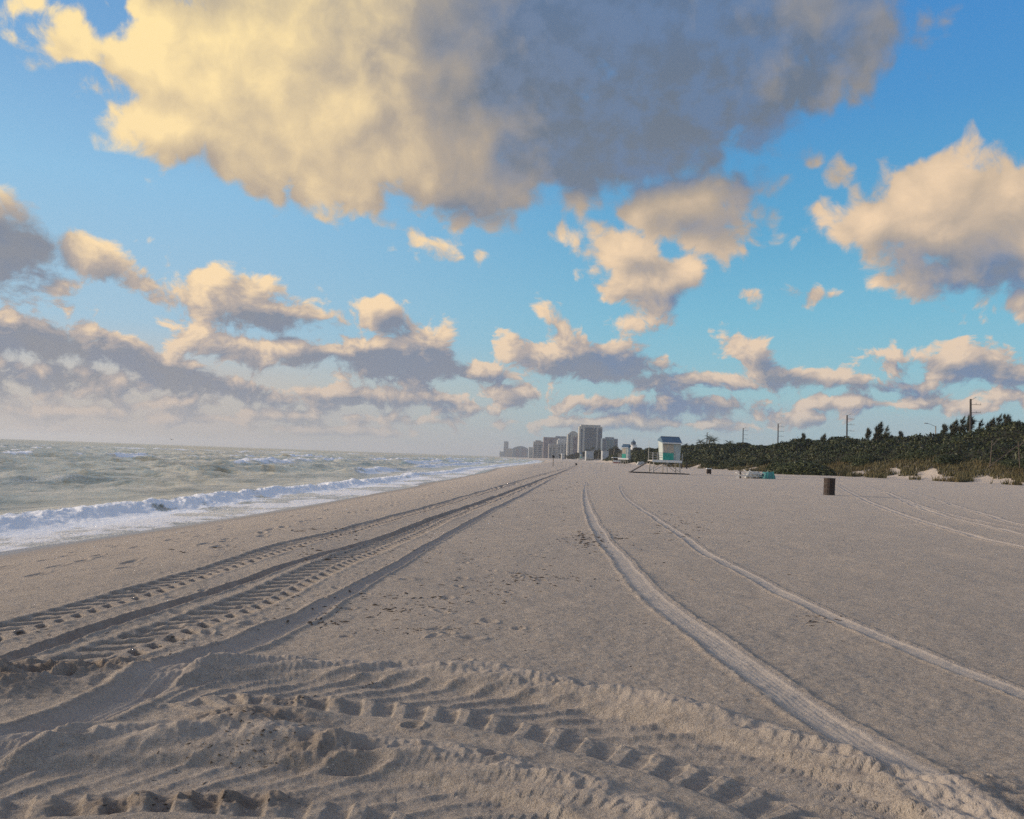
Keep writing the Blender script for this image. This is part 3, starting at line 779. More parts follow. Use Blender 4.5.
# dune grass
NG = 90000
yy = 66 + rs.rand(NG) ** 1.4 * 150; q = rs.uniform(-3.0, 11.5, NG); xx = foot(yy) + q
dn_ = fbm(xx / 2.6, yy / 3.4, 3, 2)
keep = dn_ > (.16 - .62 * sst(q, -2.0, 6.0)) + np.where(yy > 125, .10, 0); xx, yy = xx[keep], yy[keep]; n = len(xx)
zz = land(xx, yy); hh = rs.uniform(.3, .9, n); a = rs.uniform(0, 6.28, n); wd = .035 + yy / 3500
lean = rs.normal(size=(n, 2)) * .22 + np.array([.12, 0])
base = np.stack([xx, yy, zz - .05], 1); side_ = np.stack([np.cos(a) * wd, np.sin(a) * wd, 0 * a], 1)
tip = base + np.stack([lean[:, 0] * hh * 1.5, lean[:, 1] * hh * 1.5, hh], 1)
gv = np.stack([base - side_, base + side_, tip], 1).reshape(-1, 3)
g_ = mesh_np('dune_grass', gv, np.arange(3 * n).reshape(-1, 3), M_grass)
tag(g_, 'golden brown dune grass on the low sand bank before the thicket', 'grass', kind='stuff')

# ------------------------------------------------------------------ trees
def crown_mesh(name, pts, dirs, size, m, seed, aspect=.5, spread=.5):
    r_ = np.random.RandomState(seed); lv, lf = leaves(np.array(pts), np.array(dirs), np.full(len(pts), size), r_, aspect, spread)
    return mesh_np(name, lv, lf, m)
def casuarina(seed, H=8.0):
    r_ = random.Random(seed); root = empty('casuarina_tree', (0, 0, 0))
    tb = MB(); p = Vector((0, 0, -1)); pts = []
    for k in range(7):
        q_ = Vector((.16 * k + r_.uniform(-.1, .1), r_.uniform(-.15, .15), -1 + (H + 1) * (k + 1) / 7.4)); tb.tube(p, q_, .20 * (1 - k / 8), .20 * (1 - (k + 1) / 8), 7); pts.append((p, q_)); p = q_
    tb.build('trunk', M_bark, root)
    lb = MB(); blades_v = []; 
    for k in range(34):
        f_ = r_.uniform(.22, 1.0); z = f_ * H; i = min(6, int((z + 1) / (H + 1) * 7)); a0 = pts[i][0].lerp(pts[i][1], .5); a0.z = z
        an = r_.uniform(0, 6.28); L = H * .30 * (1.15 - f_ * .75) * r_.uniform(.6, 1.15)
        e = a0 + Vector((math.cos(an) * L * .7 + L * .35, math.sin(an) * L * .7, L * r_.uniform(.5, 1.1)))
        lb.tube(a0, e, .035, .012, 4)
        for _ in range(65):
            t = r_.uniform(.2, 1.05); b0 = a0.lerp(e, t) + Vector((r_.gauss(0, .10), r_.gauss(0, .10), r_.gauss(0, .10)))
            l = r_.uniform(.40, 1.0); dv = Vector((r_.gauss(.50, .30), r_.gauss(0, .3), r_.gauss(.45, .40))).normalized() * l
            s_ = dv.cross(Vector((r_.gauss(0, 1), r_.gauss(0, 1), r_.gauss(0, 1)))).normalized() * .045
            blades_v += [b0 - s_, b0 + s_, b0 + dv]
    lb.build('limb', M_bark, root)
    mesh_np('crown', np.array([tuple(q_) for q_ in blades_v]), np.arange(len(blades_v)).reshape(-1, 3), M_pine, root)
    return root
cas = [casuarina(31, 8), casuarina(32, 7), casuarina(33, 9)]
GC = 'feathery casuarina trees rising out of the thicket'
cspots = [(864,428,150),(874,421,152),(884,426,156),(897,431,150),(820,433,190),(828,437,192),(800,433,205),(948,419,135),(957,417,132),(964,415,138),(985,417,128),(993,415,126),(1002,414,124),(1010,420,126),(976,420,130),(940,424,140),(1040,418,122),(1075,416,120)]
for i, (px, py, Yd) in enumerate(cspots):
    o = cas[i] if i < 3 else copy_tree(cas[i % 3])
    Hh = (8, 7, 9)[i % 3]; x = colx(px, Yd); zt = topz(px, py, Yd); zb = 3.2
    s = (zt - zb) / (Hh * 1.12); o.location = (x, Yd, zb); o.scale = (s * .8, s * .8, s); o.rotation_euler = (0, 0, fr.uniform(-.5, .5))
    words = ('first', 'second', 'third', 'fourth', 'fifth', 'sixth', 'seventh', 'eighth', 'ninth', 'tenth', 'eleventh', 'twelfth', 'thirteenth', 'fourteenth', 'fifteenth', 'sixteenth', 'seventeenth', 'eighteenth')
    side_of = 'left' if px < 930 else 'right'; same = sorted(c[0] for c in cspots if (c[0] < 930) == (px < 930))
    tag(o, 'wispy casuarina over the thicket, %s from left among those %s of the street lamp' % (words[same.index(px)], side_of), 'tree', GC)

def broad_tree(seed, H=9.0, W_=4.0, n=2600):
    r_ = random.Random(seed); root = empty('broadleaf_tree', (0, 0, 0)); tb = MB()
    tb.tube((0, 0, -.5), (.15, 0, H * .45), .28, .18, 8)
    for k in range(5):
        a = k * 1.256 + r_.uniform(-.3, .3); tb.tube((.15, 0, H * .38), (math.cos(a) * W_ * .5, math.sin(a) * W_ * .5, H * .72), .14, .05, 6)
    tb.build('trunk', M_bark, root)
    pts = []; drs = []
    cl_ = [(Vector((r_.uniform(-1, 1) * W_ * .55, r_.uniform(-1, 1) * W_ * .55, H * r_.uniform(.22, .84))), r_.uniform(.22, .42) * W_) for _ in range(11)]
    for _ in range(n):
        c, rr_ = r_.choice(cl_); u = Vector((r_.gauss(0, 1), r_.gauss(0, 1), r_.gauss(0, 1))).normalized()
        q_ = c + u * rr_ * (1 - .3 * r_.random() ** 2); pts.append(tuple(q_)); drs.append(tuple(u))
    crown_mesh('crown', pts, drs, .44, M_tree, seed, .8, .7).parent = root
    return root
def palm(seed, H=8.0):
    r_ = random.Random(seed); root = empty('palm_tree', (0, 0, 0)); tb = MB(); p = Vector((0, 0, -.5))
    for k in range(6):
        q_ = Vector((.06 * k * k * .6, 0, H * (k + 1) / 6)); tb.tube(p, q_, .20 - .012 * k, .19 - .012 * k, 8); p = q_
    tb.build('trunk', M_greybark, root)
    fv = []; ff = []
    for k in range(20):
        a = k * 2.4 + r_.uniform(-.2, .2); el_ = r_.uniform(-.3, 1.1); L = r_.uniform(1.9, 2.6)
        pr = p.copy(); sp = []
        for j in range(7):
            t = j / 6; ang = el_ - 1.5 * t * t; pt = pr + Vector((math.cos(a) * math.cos(ang), math.sin(a) * math.cos(ang), math.sin(ang))) * (L / 6); sp.append((pr, pt)); pr = pt
        sd2 = Vector((-math.sin(a), math.cos(a), 0))
        for j, (b0, b1) in enumerate(sp):
            for sgn in (-1, 1):
                for w_ in (0, .5):
                    c0 = b0.lerp(b1, w_); l = .62 * math.sin(math.pi * min(.95, (j + w_ + .8) / 7)); o = len(fv)
                    fv += [c0, b0.lerp(b1, w_ + .32), c0 + sd2 * sgn * l + Vector((0, 0, -l * .5)) + (b1 - b0) * .6]; ff.append((o, o + 1, o + 2))
    mesh_np('crown', np.array([tuple(q_) for q_ in fv]), np.array(ff), M_palm, root)
    return root
bt = [broad_tree(41), broad_tree(42, 9, 4.6), broad_tree(43, 10, 3.6)]; BH = (9, 9, 10)
GT = 'trees behind the far end of the beach'
# image column, row of the crown top, depth
tsp = [(586,451,760),(591,453,700),(596,450,720),(600,452,690),(607,449,640),(611,448,610),(615,448,600),(618,449,590),
       (622,450,560),(631,450,520),(636,448,500),(640,447,480),(645,448.5,470),(650,449,450),(655,450,430),(660,449,420),(665,449,400),(672,449,400),(680,449,380),
       (571,454,980),(576,453,900),(581,454.5,860),(564,454.5,1100),(560,455,1200),
       (686,447,360),(693,445,350),(700,444,340),(707,444,335),(714,446,330),(722,443,320),(730,444,310),(690,450,400),(746,441,300),(628,452,600),(604,454,800),(668,452,450),(675,451,470)]
for i, (px, py, Yd) in enumerate(tsp):
    o = bt[i] if i < 3 else copy_tree(bt[i % 3]); x = colx(px, Yd); zb = gz(x, Yd); zt = topz(px, py - 1.2, Yd)
    s = max(.5, (zt - zb) / (BH[i % 3] * .97)); o.location = (x, Yd, zb - .1); o.scale = (s * 1.5, s * 1.5, s); o.rotation_euler = (0, 0, fr.uniform(0, 6))
    tag(o, 'dark green broadleaf tree in the row behind the far end of the beach', 'tree', GT)
pl = [palm(51), palm(52, 7.4)]
psp = [(698,440,300),(707,436,290),(711,438,295),(728,441,285),(684,444,310),(703,442,305),(591,447.5,620),(598,448,640),(613,446,560),(586,449,640)]
for i, (px, py, Yd) in enumerate(psp):
    o = pl[i] if i < 2 else copy_tree(pl[i % 2]); x = colx(px, Yd); zb = gz(x, Yd); zt = topz(px, py, Yd)
    s = (zt - zb) / (9.0 if i % 2 == 0 else 8.4); o.location = (x, Yd, zb); o.scale = (s, s, s); o.rotation_euler = (0, 0, fr.uniform(-1, 1))
    near = px > 660
    same = sorted(c[0] for c in psp if (c[0] > 660) == near); wd_ = words[same.index(px)]
    tag(o, ('ragged dark palm right of the near lifeguard tower, %s from the left' if near else 'small palm before the hotel towers, %s from the left') % wd_, 'palm tree',
        'palms beside the near lifeguard tower' if near else 'palms in front of the hotel towers')

# ------------------------------------------------------------------ buildings on the skyline
def facade_mat(name, col, glass, fx, fz, amt=.6):
    def fn(N, b):
        co = N.n.new('ShaderNodeTexCoord').outputs['Object']; x, y, z = N.sep(co)
        gx2 = N.math('FRACT', N.math('MULTIPLY', N.math('ADD', x, y), 1 / fx)); gz2 = N.math('FRACT', N.math('MULTIPLY', z, 1 / fz))
        w = N.math('MULTIPLY', N.math('GREATER_THAN', gx2, .38), N.math('GREATER_THAN', gz2, .42))
        c = N.mix(N.rng(N.noise(co, .06, 4, .6), .3, .7), col, tuple(k * .82 for k in col))
        N.put(b, 'Base Color', N.mix(N.math('MULTIPLY', w, amt), c, glass)); b.inputs['Roughness'].default_value = .6
    return mat(name, fn)
F_cream = facade_mat('cream_concrete', (.44, .43, .39), (.07, .11, .16), 4.2, 3.1)
F_beige = facade_mat('beige_concrete', (.34, .31, .28), (.09, .10, .12), 3.6, 3.1)
F_mauve = facade_mat('mauve_brown_concrete', (.24, .19, .20), (.07, .07, .09), 3.8, 3.1)
F_blue = facade_mat('blue_grey_concrete', (.13, .19, .25), (.06, .09, .13), 4.5, 3.2, .7)
F_hut = plain('pale_grey_wall', (.36, .39, .42), .8, .1, .3)
F_pale = facade_mat('pale_concrete', (.60, .60, .58), (.15, .17, .2), 3.6, 3.1)
M_glass = plain('dark_blue_glass', (.020, .050, .095), .30, .2, .05)
M_tglass = plain('teal_glass', (.020, .095, .12), .3, .2, .05)
M_slab = plain('balcony_concrete', (.38, .40, .42), .7, .06, .2)
def building(label, px0, px1, py, Yd, wall, depth=22, glass=None, bays=(), nslab=0, slab=(0, 1), cap=None, name='apartment_tower', curve=0, z0=0.0, rz=0.0):
    xa, xb = colx(px0, Yd), colx(px1, Yd); w = xb - xa; pc = (px0 + px1) / 2; H = topz(pc, py, Yd) - z0
    root = empty(name, ((xa + xb) / 2, Yd + depth / 2, z0), rz)
    m = MB()
    if curve:
        n = 14; prof = [(-w / 2 + w * i / n, H - curve * (1 - math.sin(math.pi * i / n))) for i in range(n + 1)]
        vv = [(x, -depth / 2, 0) for x, _ in prof] + [(x, -depth / 2, z) for x, z in prof] + [(x, depth / 2, 0) for x, _ in prof] + [(x, depth / 2, z) for x, z in prof]; k = n + 1; f = []
        for i in range(n):
            f += [(i, i + 1, k + i + 1, k + i), (2 * k + i + 1, 2 * k + i, 3 * k + i, 3 * k + i + 1), (k + i, k + i + 1, 3 * k + i + 1, 3 * k + i)]
        f += [(0, k, 3 * k, 2 * k), (n, 2 * k + n, 3 * k + n, k + n)]
        m.add(vv, f)
    else: m.box((0, 0, H / 2), (w, depth, H))
    m.build('wall', wall, root)
    for a, b_, zt, gm in bays:                                     # recessed-looking window bays standing 0.3 m proud
        MB().box((-w / 2 + w * (a + b_) / 2, -depth / 2 - .15, H * zt / 2 + 2), (w * (b_ - a), .3, H * zt - 4)).build('window_bay', gm, root)
    for k in range(nslab):
        z = H * (k + 1) / (nslab + 1.5); MB().box((-w / 2 + w * (slab[0] + slab[1]) / 2, -depth / 2 - .9, z), (w * (slab[1] - slab[0]), 1.2, .9)).build('balcony', M_slab, root)
    if cap:
        cw, ch = cap; MB().box((0, 0, H + ch / 2 + .05), (w * cw, depth * cw, ch)).build('penthouse', wall, root)
    elif not curve: MB().box((0, 0, H + .4), (w * 1.02, depth * 1.02, .8)).build('parapet', M_slab, root)
    return tag(root, label, 'building')
G_, T_ = M_glass, M_tglass
building('tallest hotel tower with cream left edge and dark blue glass front', 578.5, 601.5, 426.5, 1450, F_cream, 30,
         bays=((.07, .15, .92, G_), (.24, .74, .97, G_), (.82, .99, .95, G_)), nslab=14, slab=(.75, .81), cap=(.85, 3))
building('wide lower teal glass block right of the tallest tower', 601.8, 617.3, 438.5, 1400, F_blue, 24,
         bays=((.03, .25, .95, G_), (.28, .48, .95, T_), (.51, .73, .95, T_), (.77, .98, .95, G_)), nslab=8, slab=(.25, .28), cap=(.55, 2.5))
building('cream and mauve tower with a rounded top left of the tallest tower', 567, 578.3, 431, 1560, F_cream, 24,
         bays=((.14, .24, .86, G_), (.50, .97, .80, M_mv := plain('mauve_panel', (.13, .10, .13), .5, .15, .05))), nslab=12, slab=(.28, .46), curve=7)
building('pale ribbed tower with a white top band between two darker towers', 557, 566.8, 440, 1640, F_pale, 22,
         bays=((.12, .24, .8, G_), (.42, .54, .8, G_), (.74, .88, .8, G_)), nslab=9, cap=(.7, 3))
building('square mauve brown tower left of the pale ribbed one', 543, 556.8, 437.5, 1800, F_mauve, 26,
         bays=((.05, .3, .93, M_mv), (.36, .62, .93, M_mv)), nslab=11, slab=(.66, .98))
building('narrow grey block showing behind the mauve brown tower', 555, 566, 436.5, 2050, F_blue, 22, nslab=6)
building('low beige block in front of the mauve brown tower', 548.5, 557.5, 444.5, 1500, F_beige, 18, bays=((.1, .3, .8, G_), (.5, .7, .8, G_)), nslab=6, name='apartment_block')
building('beige stepped block at the left of the mauve brown tower', 533, 542.8, 441.5, 1950, F_beige, 22, bays=((.1, .3, .85, G_), (.55, .8, .85, G_)), nslab=7, name='apartment_block', cap=(.6, 3))
building('small cream block beside the stepped beige one', 528.5, 533.5, 447.5, 2100, F_cream, 20, nslab=4, name='apartment_block')
building('long grey block with an arched roof in the far row', 512.5, 528, 446, 3000, F_blue, 30, bays=((.2, .42, .75, M_mv), (.55, .9, .75, M_mv)), curve=9, name='apartment_block')
building('thin hazy blue tower standing out at the left of the skyline', 503.5, 508, 441.5, 3400, F_blue, 26, nslab=6)
building('low hazy block beside the thin blue tower', 504.5, 512.5, 448.5, 3200, F_beige, 26, name='apartment_block', nslab=3)
building('last low hazy block at the left end of the skyline', 499.5, 503.8, 451.5, 3800, F_blue, 26, name='apartment_block', nslab=2)
building('white low pavilion at the foot of the tallest tower', 586, 593.5, 452.2, 560, F_hut, 9, name='pavilion', nslab=1)
building('white low pavilion at the foot of the teal glass block', 602.3, 608.5, 452.0, 540, F_hut, 8, name='pavilion', nslab=1)
building('small white house at the foot of the pale ribbed tower', 561.5, 564.5, 454, 1000, F_pale, 10, name='beach_house', nslab=0)

# white lantern tower
Yd = 620; x = colx(633, Yd); H = topz(633, 444, Yd); t = empty('lighthouse', (x, Yd, 0))
MB().lathe([(4.4, 0), (3.9, H * .55), (3.3, H * .75), (2.6, H - 1.2), (3.1, H - 1.2), (3.1, H - .7)], 16).build('tower_wall', M_white, t)
ln = MB().lathe([(1.9, H - .7), (1.9, H + 1.1), (2.2, H + 1.2)], 12).build('lantern', M_glass, t)
MB().lathe([(1.95, H + 1.2), (1.2, H + 2.3), (.3, H + 2.9), (.15, H + 4.0)], 12).build('dome', M_blue, ln)
MB().box((-3.2, 0, H * .36), (5, 6, H * .72), top=.6).build('lower_roof', M_white, t)
tag(t, 'white tower with a dark domed lantern rising over the trees', 'tower')

# ------------------------------------------------------------------ lifeguard towers
def lifeguard(loc, rz=0.0):
    t = empty('lifeguard_tower', loc, rz); P0 = 1.75                # deck height
    for sx in (-2.0, 0, 1.9):
        for sy in (-1.1, 1.1):
            MB().tube((sx * 1.07, sy * 1.15, -.15), (sx * .98, sy, P0), .085, .075, 8).build('leg', M_timber, t)
    b = MB()
    for sy in (-1.1, 1.1): b.tube((-2.1, sy * 1.1, .3), (0, sy, P0 - .15), .04, .04, 6); b.tube((1.95, sy * 1.1, .3), (0, sy, P0 - .15), .04, .04, 6)
    b.build('brace', M_timber, t)
    k = MB()
    for sy in (-1.25, 1.25): k.box((-.9, sy, .04), (8.6, .22, .20))
    k.build('skid', M_dark, t)
    MB().box((-.05, 0, P0 + .08), (4.5, 2.7, .20)).build('deck', M_timber, t)
    MB().box((-.05, -1.37, P0 + .05), (4.5, .05, .34)).build('fascia', M_white, t)
    # cabin: slightly wider at the top
    x0, x1, ht = -.62, 1.98, 2.5
    c = MB(); z0 = P0 + .18
    vv = [(x0, -1.15, z0), (x1, -1.15, z0), (x1, 1.15, z0), (x0, 1.15, z0), (x0 - .18, -1.3, z0 + ht), (x1 + .03, -1.3, z0 + ht), (x1 + .03, 1.3, z0 + ht + .5), (x0 - .18, 1.3, z0 + ht + .5)]
    c.add(vv, [(0, 3, 2, 1), (4, 5, 6, 7), (0, 1, 5, 4), (1, 2, 6, 5), (2, 3, 7, 6), (3, 0, 4, 7)]); c.build('cabin', M_hut, t)
    def wy(z): return -1.15 - .15 * (z - z0) / ht
    sh_ = MB(); za, zb_ = z0 + 1.15, z0 + 2.25
    sh_.add([(x0 + .0, wy(za) - .05, za), (.95, wy(za) - .05, za), (.95, wy(zb_) - .05, zb_), (x0 - .08, wy(zb_) - .05, zb_),
             (x0 + .0, wy(za) + .01, za), (.95, wy(za) + .01, za), (.95, wy(zb_) + .01, zb_), (x0 - .08, wy(zb_) + .01, zb_)],
            [(0, 1, 2, 3), (7, 6, 5, 4), (0, 4, 5, 1), (1, 5, 6, 2), (2, 6, 7, 3), (3, 7, 4, 0)])
    s1 = sh_.build('shutter', M_cream, t)
    fz = MB()
    for fx_ in (x0 + .02, .1, .95): fz.box((fx_, wy((za + zb_) / 2) - .08, (za + zb_) / 2), (.06, .05, 1.1), rx=-.06)
    fz.build('frame', M_hut, s1)
    MB().box((.13, wy(z0 + .55) - .05, z0 + .55), (1.62, .06, .98)).build('panel', M_teal, t)
    MB().box((1.55, wy(z0 + 1.0) - .04, z0 + .98), (.62, .05, 1.9), rx=-.06).build('door', M_hut, t)
    # roof: blue pitched sheet over a white eave
    r = MB(); zr = z0 + ht + .02
    r.add([(x0 - .22, -1.65, zr), (x1 + .12, -1.65, zr), (x1 + .10, -.1, zr + .90), (x0 - .18, -.1, zr + .90), (x0 - .22, 1.6, zr + .45), (x1 + .12, 1.6, zr + .45),
           (x0 - .22, -1.65, zr - .09), (x1 + .12, -1.65, zr - .09), (x0 - .22, 1.6, zr + .36), (x1 + .12, 1.6, zr + .36)],
          [(0, 1, 2, 3), (3, 2, 5, 4), (6, 8, 9, 7), (0, 6, 7, 1), (4, 5, 9, 8), (0, 3, 4, 8, 6), (1, 7, 9, 5, 2)])
    rf = r.build('roof', M_blue, t)
    MB().box(((x0 + x1) / 2 - .05, -1.68, zr - .05), (x1 - x0 + .36, .06, .14)).build('eave', M_white, rf)
    MB().box(((x0 + x1) / 2 - .04, -.1, zr + .93), (x1 - x0 + .30, .12, .06)).build('ridge_cap', M_white, rf)
    for sx in (-2.2, -1.5):
        for sy in (-1.3, 1.3): MB().box((sx, sy, P0 + .7), (.10, .10, 1.15)).build('rail_post', M_timber, t)
    for sy in (-1.3, 1.3):
        for z in (.55, .9, 1.2): MB().box((-1.48, sy + .05, P0 + z), (1.5, .05, .07)).build('rail', M_timber, t)
        MB().box((2.25, sy, P0 + .6), (.10, .10, 1.1)).build('rail_post', M_timber, t)
    MB().box((2.25, 0, P0 + .75), (.06, 2.5, .07)).build('rail', M_timber, t)
    rp = MB(); L = math.hypot(3.0, P0); rp.box((-2.3 - 1.45, .5, P0 / 2), (L, .9, .08), ry=-math.atan2(P0, 3.0)); rp.build('ramp', M_dark, t)
    MB().tube((-2.2, 1.3, P0 + 1.1), (-2.2, 1.3, P0 + 3.0), .025, .02, 6).build('flagpole', M_metal, t)
    return t
Y1 = 112; x = colx(665, Y1); t1 = lifeguard((x, Y1, gz(x, Y1)), R(4)); t1.scale = (.93, .93, .97)
tag(t1, 'near lifeguard tower on stilts with cream shutter, turquoise panel and slate blue roof', 'lifeguard tower', 'lifeguard towers')
Y2 = 196; x = colx(624.5, Y2); t2 = copy_tree(t1); t2.location = (x, Y2, gz(x, Y2)); t2.rotation_euler = (0, 0, R(-28))
t2.scale = (.60, .66, 1.03)
for ch_ in list(t2.children):
    if ch_.name.split('.')[0] in ('ramp', 'skid'): bpy.data.objects.remove(ch_)
tag(t2, 'second lifeguard tower further off, seen edge on below the white lantern tower', 'lifeguard tower', 'lifeguard towers')
Y3 = 430; x = colx(580.5, Y3); t3 = copy_tree(t1); t3.location = (x, Y3, gz(x, Y3)); t3.scale = (.42, .42, .9)
for ch_ in list(t3.children):
    if ch_.name.split('.')[0] in ('ramp', 'skid', 'flagpole'): bpy.data.objects.remove(ch_)
tag(t3, 'farthest lifeguard tower, a tiny pale hut on dark legs before the hotel towers', 'lifeguard tower', 'lifeguard towers')

# ------------------------------------------------------------------ beach furniture
def barrel(loc, s=1.0, rz=0.0, sub_=True):
    t = empty('trash_barrel', loc, rz)
    b = MB(); n = 16
    for i in range(n):
        a = 2 * math.pi * i / n; b.box((math.cos(a) * .36, math.sin(a) * .36, .52), (.045, .125, 1.0), rz=a)
    b.build('slats', M_drum, t)
    MB().lathe([(.30, .02), (.335, .03), (.335, .96), (.30, .96)], 20).build('liner', M_drumd, t)
    for z in (.08, .36, .66, .97): 
        MB().lathe([(.345, z), (.395, z), (.395, z + .06), (.345, z + .06)], 20).build('hoop', M_drumd, t)
    t.scale = (s, s, s); return t
x, y = gnd(829, 495.2); x, y = x, y
o = barrel((x, y, gz(x, y) - .03), 1.0, .3); o.rotation_euler = (0, R(2), .3); o.scale = (.82, .82, 1.02)
tag(o, 'rusty brown slatted trash barrel standing alone on open sand', 'trash barrel')

# posts by the thicket
for px, py, hpx, lb in ((681.5, 469, 1.35, 'dark wooden post under the palms, left one of the close pair'), (686.8, 470, 1.3, 'dark wooden post under the palms, right one of the close pair')):
    Yd = 175; x = colx(px, Yd); t = empty('wooden_post', (x, Yd, gz(x, Yd)))
    MB().tube((0, 0, -.2), (0, 0, hpx), .17, .16, 8).build('post', M_dark, t); MB().box((0, 0, hpx + .03), (.42, .42, .08)).build('cap', M_drumd, t)
    tag(t, lb, 'post')
Yd = 118; x = colx(709, Yd); t = empty('beach_bin', (x, Yd, gz(x, Yd)))
MB().box((0, 0, .42), (.62, .5, .66), top=.96).build('box', M_drum, t); MB().box((0, 0, .83), (.74, .62, .12)).build('lid', M_white, t)
for sx in (-.25, .25): MB().box((sx, 0, .05), (.06, .4, .16)).build('foot', M_metal, t)
tag(t, 'dark brown bin with a white lid between tower and stacked loungers', 'bin')

# loungers stacked beside a turquoise cover
Yd = 97; xA = colx(744, Yd)
def lounger(loc, rz, tilt):
    t = empty('beach_lounger', loc, rz); 
    f = MB()
    for sy in (-.3, .3): f.box((0, sy, .28), (1.9, .05, .06))
    f.build('frame', M_white, t)
    MB().box((.25, 0, .33), (1.35, .56, .035)).build('seat', M_grey, t)
    MB().box((-.68, 0, .50), (.7, .56, .035), ry=tilt).build('backrest', M_white, t)
    for sx in (-.8, .8):
        for sy in (-.28, .28): MB().box((sx, sy, .14), (.05, .05, .28)).build('leg', M_white, t)
    return t
l0 = lounger((xA, Yd, gz(xA, Yd)), .1, .5)
for i, (dx_, dy_, dz_, r_, lb) in enumerate(((0, 0, 0, .1, 'white beach lounger at the left end of the heap beside the aqua cover'),
        (.9, .6, 0, -.2, 'white beach lounger on the sand in the middle of the heap'), (1.0, .3, .34, .15, 'white beach lounger lying on top of the heap'),
        (1.9, .5, 0, .05, 'grey and white beach lounger touching the aqua covered stack'), (1.75, .35, .34, -.1, 'tilted white lounger stacked highest next to the aqua cover'))):
    o = l0 if i == 0 else copy_tree(l0); o.location = (xA + dx_, Yd + dy_, gz(xA, Yd) + dz_); o.rotation_euler = (0, 0, r_)
    tag(o, lb, 'lounger', 'loungers heaped on the sand')
def tarp_mesh(name, w, d_, h_, m, seed, parent):
    n = 14; u, v_ = np.meshgrid(np.linspace(-1, 1, n), np.linspace(-1, 1, n), indexing='ij')
    e_ = np.maximum(np.abs(u), np.abs(v_)); z = h_ * (1 - sst(e_, .72, 1.0)) * (1 + .18 * fbm(u * 2.2 + seed, v_ * 2.2, 3, seed)) + .01
    fl = 1 + .10 * sst(e_, .8, 1) * vn(np.arctan2(u, v_) * 3, u * 0, 1)
    vv = np.stack([u * w / 2 * fl, v_ * d_ / 2 * fl, z], -1).reshape(-1, 3); I = np.arange(n - 1)[:, None] * n + np.arange(n - 1)[None]
    f = np.stack([I, I + n, I + n + 1, I + 1], -1).reshape(-1, 4)
    return mesh_np(name, vv, f, m, parent, smooth=False)
t = empty('covered_stack', (xA + 3.0, Yd + .2, gz(xA + 3, Yd)), .1); tarp_mesh('cover', 1.45, 1.3, .80, M_aqua, 1, t)
st_ = MB(); 
for a in (-.35, .35): st_.box((a, -.70, .5), (.05, .03, .95))
st_.build('strap', M_teal, t); tag(t, 'turquoise tarpaulin covered stack at the right end of the lounger heap', 'covered stack')
t = empty('covered_stack', (xA + 1.6, Yd + 1.5, gz(xA + 1.6, Yd)), -.1); tarp_mesh('cover', 1.9, 1.2, .80, M_grey, 2, t)
tag(t, 'grey canvas covered stack just behind the lounger heap', 'covered stack')
x = colx(740.5, Yd); t = empty('wooden_post', (x, Yd, gz(x, Yd))); MB().tube((0, 0, -.1), (0, 0, .78), .11, .11, 8).build('post', M_dark, t)
MB().box((0, 0, .8), (.26, .26, .05)).build('cap', M_drumd, t); tag(t, 'short dark post just left of the lounger heap', 'post')

# stand with a white roof, covered dinghy
Yd = 300; x = colx(617, Yd); t = empty('beach_stand', (x, Yd, gz(x, Yd)))
for sx in (-1.5, 1.5):
    for sy in (-1, 1): MB().box((sx, sy, 1.1), (.12, .12, 2.2)).build('leg', M_timber, t)
MB().box((0, 0, 2.25), (3.9, 2.8, .22), top=.94).build('roof', M_white, t); MB().box((0, -1.05, .95), (3.1, .1, .55)).build('counter', M_white, t)
MB().box((-.3, -1.05, .38), (2.5, .1, .5)).build('skirt', M_red, t); MB().box((.2, .9, 1.5), (2.8, .1, .9)).build('back_panel', M_dark, t)
tag(t, 'small white roofed stand with a red skirt left of the second lifeguard tower', 'stand')
Yd = 260; x = colx(641, Yd); t = empty('covered_boat', (x, Yd, gz(x, Yd)), .2); tarp_mesh('cover', 2.8, 1.4, .95, M_grey, 3, t)
MB().box((0, 0, .2), (2.3, .9, .3), top=1.1).build('hull', M_metal, t)
tag(t, 'low grey green covered boat on the sand between the two lifeguard towers', 'boat')

# sign on a post near the waterline
Yd = 158; x = colx(553.3, Yd); t = empty('sign_post', (x, Yd, gz(x, Yd)))
MB().tube((0, 0, -.2), (0, 0, 2.05), .06, .055, 8).build('post', M_dark, t); MB().box((0, -.08, 1.95), (.42, .05, .5)).build('sign_board', M_dark, t)
tag(t, 'dark square sign board on a thin post near the waterline', 'sign')

# roped-off square of stakes
GK = 'stakes of the roped enclosures on the far sand'
s0 = empty('stake', (0, 0, 0)); MB().tube((0, 0, -.15), (0, 0, 1.15), .035, .03, 6).build('pole', M_timber, s0); MB().box((0, 0, 1.08), (.09, .09, .14)).build('reflector', M_white, s0)
k = 0; ring = []
for px, Yd in ((558,150),(562,158),(566,152),(570,161),(574,150),(578,162),(582,151),(590,158),(596,150),(602,159),(608,150),(594,112),(601,112),(606,118)):
    o = s0 if k == 0 else copy_tree(s0); k += 1; x = colx(px, Yd); o.location = (x, Yd, gz(x, Yd)); ring.append((x, Yd, gz(x, Yd)))
    tag(o, 'thin pale stake on the far sand, %s in the row from the dark sign' % words[k - 1], 'stake', GK)
rp = MB()
for a, b_ in zip(ring[:10], ring[1:11]): rp.tube((a[0], a[1], a[2] + .85), (b_[0], b_[1], b_[2] + .85), .012, .012, 5)
tag(rp.build('rope', M_rope), 'thin rope strung along the stakes on the far sand', 'rope')
# people-sized dark barrel far up the tracks
x, y = gnd(576, 464.6); y = 200; x = colx(576.3, y); o = barrel((x, y, gz(x, y)), .55)
tag(o, 'tiny dark barrel where the tyre tracks meet in the distance', 'trash barrel')

